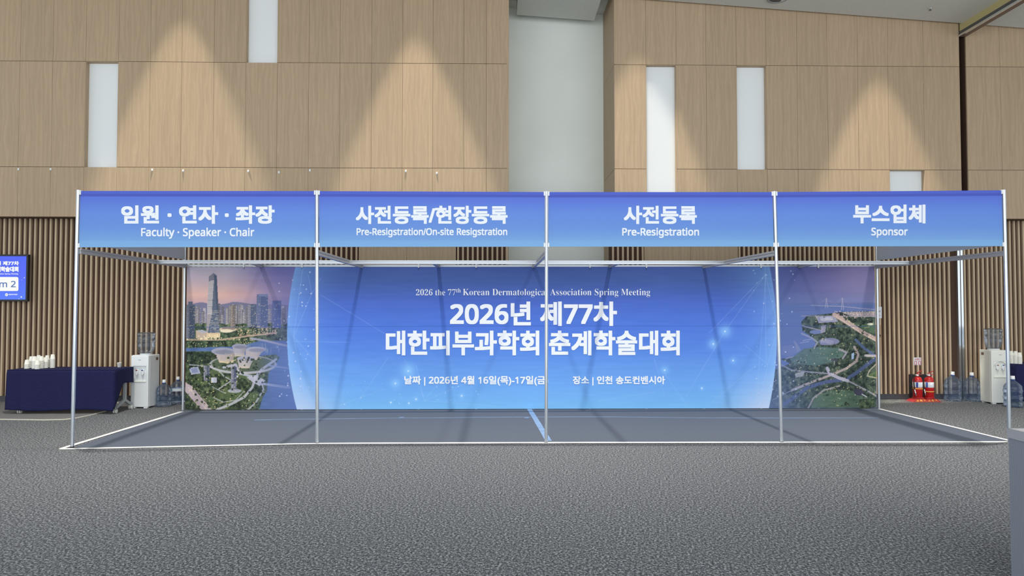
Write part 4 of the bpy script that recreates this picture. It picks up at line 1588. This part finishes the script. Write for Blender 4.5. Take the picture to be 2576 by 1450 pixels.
dispenser(pr_, R(0), .34, .31, .985, 'ivory water dispenser behind the right booth post', True, 'upturned clear bottle on the right ivory water dispenser', M['offwhite'])

# =================================================================== FIRE EXTINGUISHERS
def extinguisher(px, py, label, stand_label, rz):
    p = at_z(px, py)
    t = thing('fire_extinguisher', (p.x, p.y + .10, .05), label, 'fire extinguisher', 'red fire extinguishers', rz)
    mb = MB(); mb.lathe([(0, 0), (.078, 0), (.082, .006), (.082, .33), (.080, .355), (.070, .385), (.045, .408), (.024, .414), (.022, .43), (0, .43)], 32); mb.build('cylinder', M['red'], t)
    mb = MB(); mb.lathe([(.0826, .215), (.0832, .216), (.0832, .315), (.0826, .316)], 32); lb = mb.build('label_band', M['paper_white'], t); lb['label'] = 'white label band'
    mb = MB()
    for k in range(3):
        a = R(-150 + k * 8)
        b = R(-142 + k * 8)
        mb.add([(.0838 * math.cos(a), .0838 * math.sin(a), .217), (.0838 * math.cos(b), .0838 * math.sin(b), .217), (.0838 * math.cos(b), .0838 * math.sin(b), .314), (.0838 * math.cos(a), .0838 * math.sin(a), .314)], [(0, 1, 2, 3)])
    mb.build('blue_stripe', M['blue_print'], lb)
    mb = MB(); mb.lathe([(.0825, .0), (.086, .001), (.087, .008), (.086, .015), (.0825, .016)], 32, (0, 0, .185 if rz > 0 else .13)); mb.build('strap', M['yellow'], t)
    mb = MB(); mb.lathe([(0, .42), (.026, .42), (.028, .44), (.02, .455), (.02, .475), (0, .477)], 16); mb.tube([(-.05, -.005, .445), (.05, -.005, .445)], .012, 10); mb.build('valve', M['steel'], t)
    mb = MB()
    mb.prism([(-.012, -.004), (.012, -.004), (.012, .004), (-.012, .004)], (-.02, -.01, .475), (.085, -.01, .53))
    mb.prism([(-.012, -.004), (.012, -.004), (.012, .004), (-.012, .004)], (-.02, -.01, .465), (.08, -.01, .45))
    mb.build('handle', M['red'], t)
    mb = MB(); mb.tube([(-.03, 0, .445), (-.075, -.02, .44), (-.105, -.03, .39), (-.108, -.03, .28), (-.10, -.035, .18)], .009, 8)
    hs = mb.build('hose', M['rubber'], t)
    mb = MB(); mb.tube([(-.10, -.035, .18), (-.092, -.045, .12), (-.085, -.055, .06)], .011, 8); mb.build('nozzle', M['steel'], hs)
    # its stand
    s = thing('extinguisher_stand', (p.x, p.y + .10, 0), stand_label, 'extinguisher stand', 'red extinguisher stands')
    mb = MB()
    a, c, hh = .155, .10, .052
    vs = [(-a, -.12, 0), (a, -.12, 0), (a, .12, 0), (-a, .12, 0), (-c, -.088, hh), (c, -.088, hh), (c, .09, hh), (-c, .09, hh)]
    bs = MB()
    bs.hexa(vs)
    bs.lathe([(.0835, hh - .002), (.094, hh), (.094, .075), (.0875, .077), (.0875, hh)], 28)
    bs.build('base', M['red_plastic'], s)
    q = [Vector((s.location.x + dx, s.location.y + dy, dz)) for dx, dy, dz in ((-.10, -.118, .006), (.10, -.118, .006), (.075, -.093, .046), (-.075, -.093, .046))]
    lettering('stand_lettering', '소 화 기', q, M['letter_gold'], s, .002)
extinguisher(2317, 1012, 'red fire extinguisher in front of the black board, left of the pair', 'red stand under the left fire extinguisher', R(12))
extinguisher(2346, 1012, 'red fire extinguisher right of the pair, its yellow strap lower', 'red stand under the right fire extinguisher', R(-8))
# black recess board behind them
q0, q1 = X(2283, YL), X(2337, YL)
mb = MB()
mb.box(q0, (q0 + q1) / 2 - .002, YL - .03, YL - .002, 0.0, Z(942, YL, 2310))
mb.box((q0 + q1) / 2 + .002, q1, YL - .03, YL - .002, 0.0, Z(942, YL, 2310))
mb.box(q0, q1, YL - .004, YL - .001, 0, Z(942, YL, 2310) - .002)
tag(mb.build('black_board', M['black_board']), 'black two-leaf board against the slat wall behind the fire extinguishers', 'board')
# notice above
YS = YL - .006
def flat_sign(name, box, Y, m, label, cat, th=.004):
    c = quad_y(*box, Y)
    t = thing(name, (c[0] + c[1]) / 2, label, cat)
    mb = MB()
    dY = Vector((0, th, 0))
    mb.hexa([c[0], c[1], c[1] + dY, c[0] + dY, c[3], c[2], c[2] + dY, c[3] + dY])
    o = mb.build('sheet', m, t); o.matrix_parent_inverse = Matrix.Translation(-t.location)
    return t
t = flat_sign('extinguisher_notice', (2298.3, 900, 2317.5, 919), YS, M['paper_white'], 'white and red notice on the slats above the fire extinguishers', 'notice')
TI = Matrix.Translation(-t.location)
lettering('notice_lettering', '소화기', quad_y(2301, 902.2, 2315.8, 905.6, YS - .001), M['letter_red'], t, .001)
mb = MB()
mb.add(quad_y(2300.8, 906.6, 2315.6, 907.2, YS - .0015), [(0, 1, 2, 3)])
for a, b in ((2300.2, 2306.6), (2310.2, 2316.9)):
    c = quad_y(a, 909.3, b, 918, YS - .0015)
    i = quad_y(a + 1.2, 910.6, b - 1.4, 917, YS - .0015)
    mb.add(c + i, [(0, 1, 5, 4), (1, 2, 6, 5), (2, 3, 7, 6), (3, 0, 4, 7)])
o = mb.build('red_pictogram', M['letter_red'], t); o.matrix_parent_inverse = TI
# papers half hidden behind the backdrop's right edge
t = flat_sign('paper_notice', (2203, 772.5, 2218.3, 801), YS, M['paper_white'], 'small white paper notice beside the right edge of the backdrop', 'notice')
TI = Matrix.Translation(-t.location)
mb = MB()
for a in ((2206, 782.5, 2215, 784), (2206, 784.8, 2214, 785.6), (2208, 794, 2214.5, 794.8)):
    mb.add(quad_y(*a, YS - .0015), [(0, 1, 2, 3)])
o = mb.build('printed_lines', M['letter_grey'], t); o.matrix_parent_inverse = TI
t = flat_sign('wooden_sign', (2203, 818, 2217, 894), YS - .004, M['brown_sign'], 'narrow brown upright sign beside the right edge of the backdrop', 'sign', .02)
lettering('sign_lettering', '전', quad_y(2210, 842, 2216, 848.5, YS - .0055), M['letter_dark'], t, .002)

# =================================================================== WALL SCREEN
YT = YL - .11
sx0, sx1, sz0, sz1 = X(-128, YT), X(68.2, YT), Z(758.5, YT, 60), Z(640.5, YT, 60)
t = thing('wall_display', ((sx0 + sx1) / 2, YT, sz0), 'black framed wall display with a lit blue Room 2 screen at the left', 'display')
TI = Matrix.Translation(-t.location)
mb = MB()
bz = .033
mb.box(sx0, sx1, YT, YT + .06, sz0, sz0 + bz)
mb.box(sx0, sx1, YT, YT + .06, sz1 - bz, sz1)
mb.box(sx0, sx0 + bz, YT, YT + .06, sz0 + bz, sz1 - bz)
mb.box(sx1 - bz, sx1, YT, YT + .06, sz0 + bz, sz1 - bz)
mb.box(sx0 + .01, sx1 - .01, YT + .02, YT + .07, sz0 + .01, sz1 - .01)
mb.box(sx0 + .3, sx1 - .3, YT + .07, YL + .0, sz0 + .2, sz1 - .2)
o = mb.build('bezel', M['black'], t); o.matrix_parent_inverse = TI
mb = MB()
mb.add([(sx0 + bz, YT + .012, sz0 + bz), (sx1 - bz, YT + .012, sz0 + bz), (sx1 - bz, YT + .012, sz1 - bz), (sx0 + bz, YT + .012, sz1 - bz)], [(0, 1, 2, 3)])
o = mb.build('screen', M['screen'], t); o.matrix_parent_inverse = TI
height_attr(o, sz0 + bz, sz1 - bz)
YQ = YT + .011
def screen_shape(name, polys, m):
    mb = MB()
    for pl in polys:
        mb.add([at_y(x, y, YQ - .001) for x, y in pl], [tuple(range(len(pl)))])
    o = mb.build(name, m, t); o.matrix_parent_inverse = TI
rr2 = 4
bxp = (-105, 697.3, 46.3, 732.5)
pl = []
for cx, cy, a0 in ((bxp[0] + rr2, bxp[3] - rr2, 90), (bxp[2] - rr2, bxp[3] - rr2, 0), (bxp[2] - rr2, bxp[1] + rr2, -90), (bxp[0] + rr2, bxp[1] + rr2, -180)):
    arc = [(cx + rr2 * math.cos(R(a0 + k * 15)), cy + rr2 * math.sin(R(a0 + k * 15))) for k in range(7)]
    pl += arc[::-1]
screen_shape('room_panel', [pl], M['screen_white'])
lettering('room_lettering', sans('Room 2'), quad_y(-47, 707, 40, 723.5, YQ - .0022), M['screen_slate'], t, .0035)
lettering('title_lettering', sans('2026') + '년 제' + sans('77') + '차', quad_y(-40, 657.5, 47.8, 668, YQ - .001), M['letter_screen'], t, .004)
lettering('title_lettering', '대한피부과학회 춘계학술대회', quad_y(-103, 671, 46.6, 684.3, YQ - .001), M['letter_screen'], t, .005)
lettering('line_lettering', serif('2026 the 77th Korean Dermatological Association Spring Meeting'), quad_y(-103, 687.2, 46, 692, YQ - .001), M['letter_screen'], t, 0)
ring = [(16.4 + 3.7 * math.cos(k * .35), 741.8 + 3.7 * math.sin(k * .35)) for k in range(18)][::-1]
screen_shape('round_emblem', [ring], M['letter_screen'])
screen_shape('emblem_cross', [[(13.9, 742.4), (19, 742.4), (19, 741.3), (13.9, 741.3)], [(15.9, 744.2), (16.9, 744.2), (16.9, 739.4), (15.9, 739.4)]], M['screen_slate'])
lettering('society_lettering', '대한피부과학회', quad_y(21.5, 739.8, 43.8, 743, YQ - .001), M['letter_screen'], t, .001)
screen_shape('light_speck', [[(cx + r_ * math.cos(k), cy + r_ * math.sin(k)) for k in range(6)][::-1] for cx, cy, r_ in ((61, 699, 1.2), (53.5, 747.5, 1.9), (47.5, 752.5, .9), (55, 704.5, .7))], M['letter_screen'])

# =================================================================== COUNTER AT THE RIGHT EDGE
CH = 1.0
c0 = CAM + ray(2532.5, 1078) * ((CH - CAM_H) / ray(2532.5, 1078).z)
t = thing('counter', (c0.x + .5, c0.y - .5, 0), 'grey ribbed counter with a white top at the right picture edge', 'counter')
TI = Matrix.Translation(-t.location)
x0, x1, y0, y1 = c0.x, c0.x + 1.0, c0.y - 1.0, c0.y
def cpart(mb, name, m):
    o = mb.build(name, m, t); o.matrix_parent_inverse = TI; return o
mb = MB(); mb.rbox(x0 + .004, x1 - .004, y0 + .004, y1 - .004, CH - .02, CH - .001, .002); cpart(mb, 'counter_top', M['counter_top'])
mb = MB()
for a in ((x0, x0 + .012, y0 + .012, y1 - .012), (x1 - .012, x1, y0 + .012, y1 - .012), (x0, x1, y0, y0 + .012), (x0, x1, y1 - .012, y1)):
    mb.box(*a, CH - .058, CH)
cpart(mb, 'edge_profile', M['alu_flat'])
for a, b in ((x0 + .05, y0 + .05), (x1 - .05, y0 + .05), (x0 + .05, y1 - .05), (x1 - .05, y1 - .05)):
    mb = MB(); mb.prism(post_poly(.02), (a, b, 0), (a, b, CH - .03)); cpart(mb, 'post', M['alu'])
for a in ((x0 + .006, x0 + .014, y0 + .006, y1 - .006), (x1 - .014, x1 - .006, y0 + .006, y1 - .006), (x0 + .015, x1 - .015, y0 + .006, y0 + .014), (x0 + .015, x1 - .015, y1 - .014, y1 - .006)):
    mb = MB(); mb.box(*a, .03, CH - .05); cpart(mb, 'side_panel', M['ribbed'])

finish_lettering()
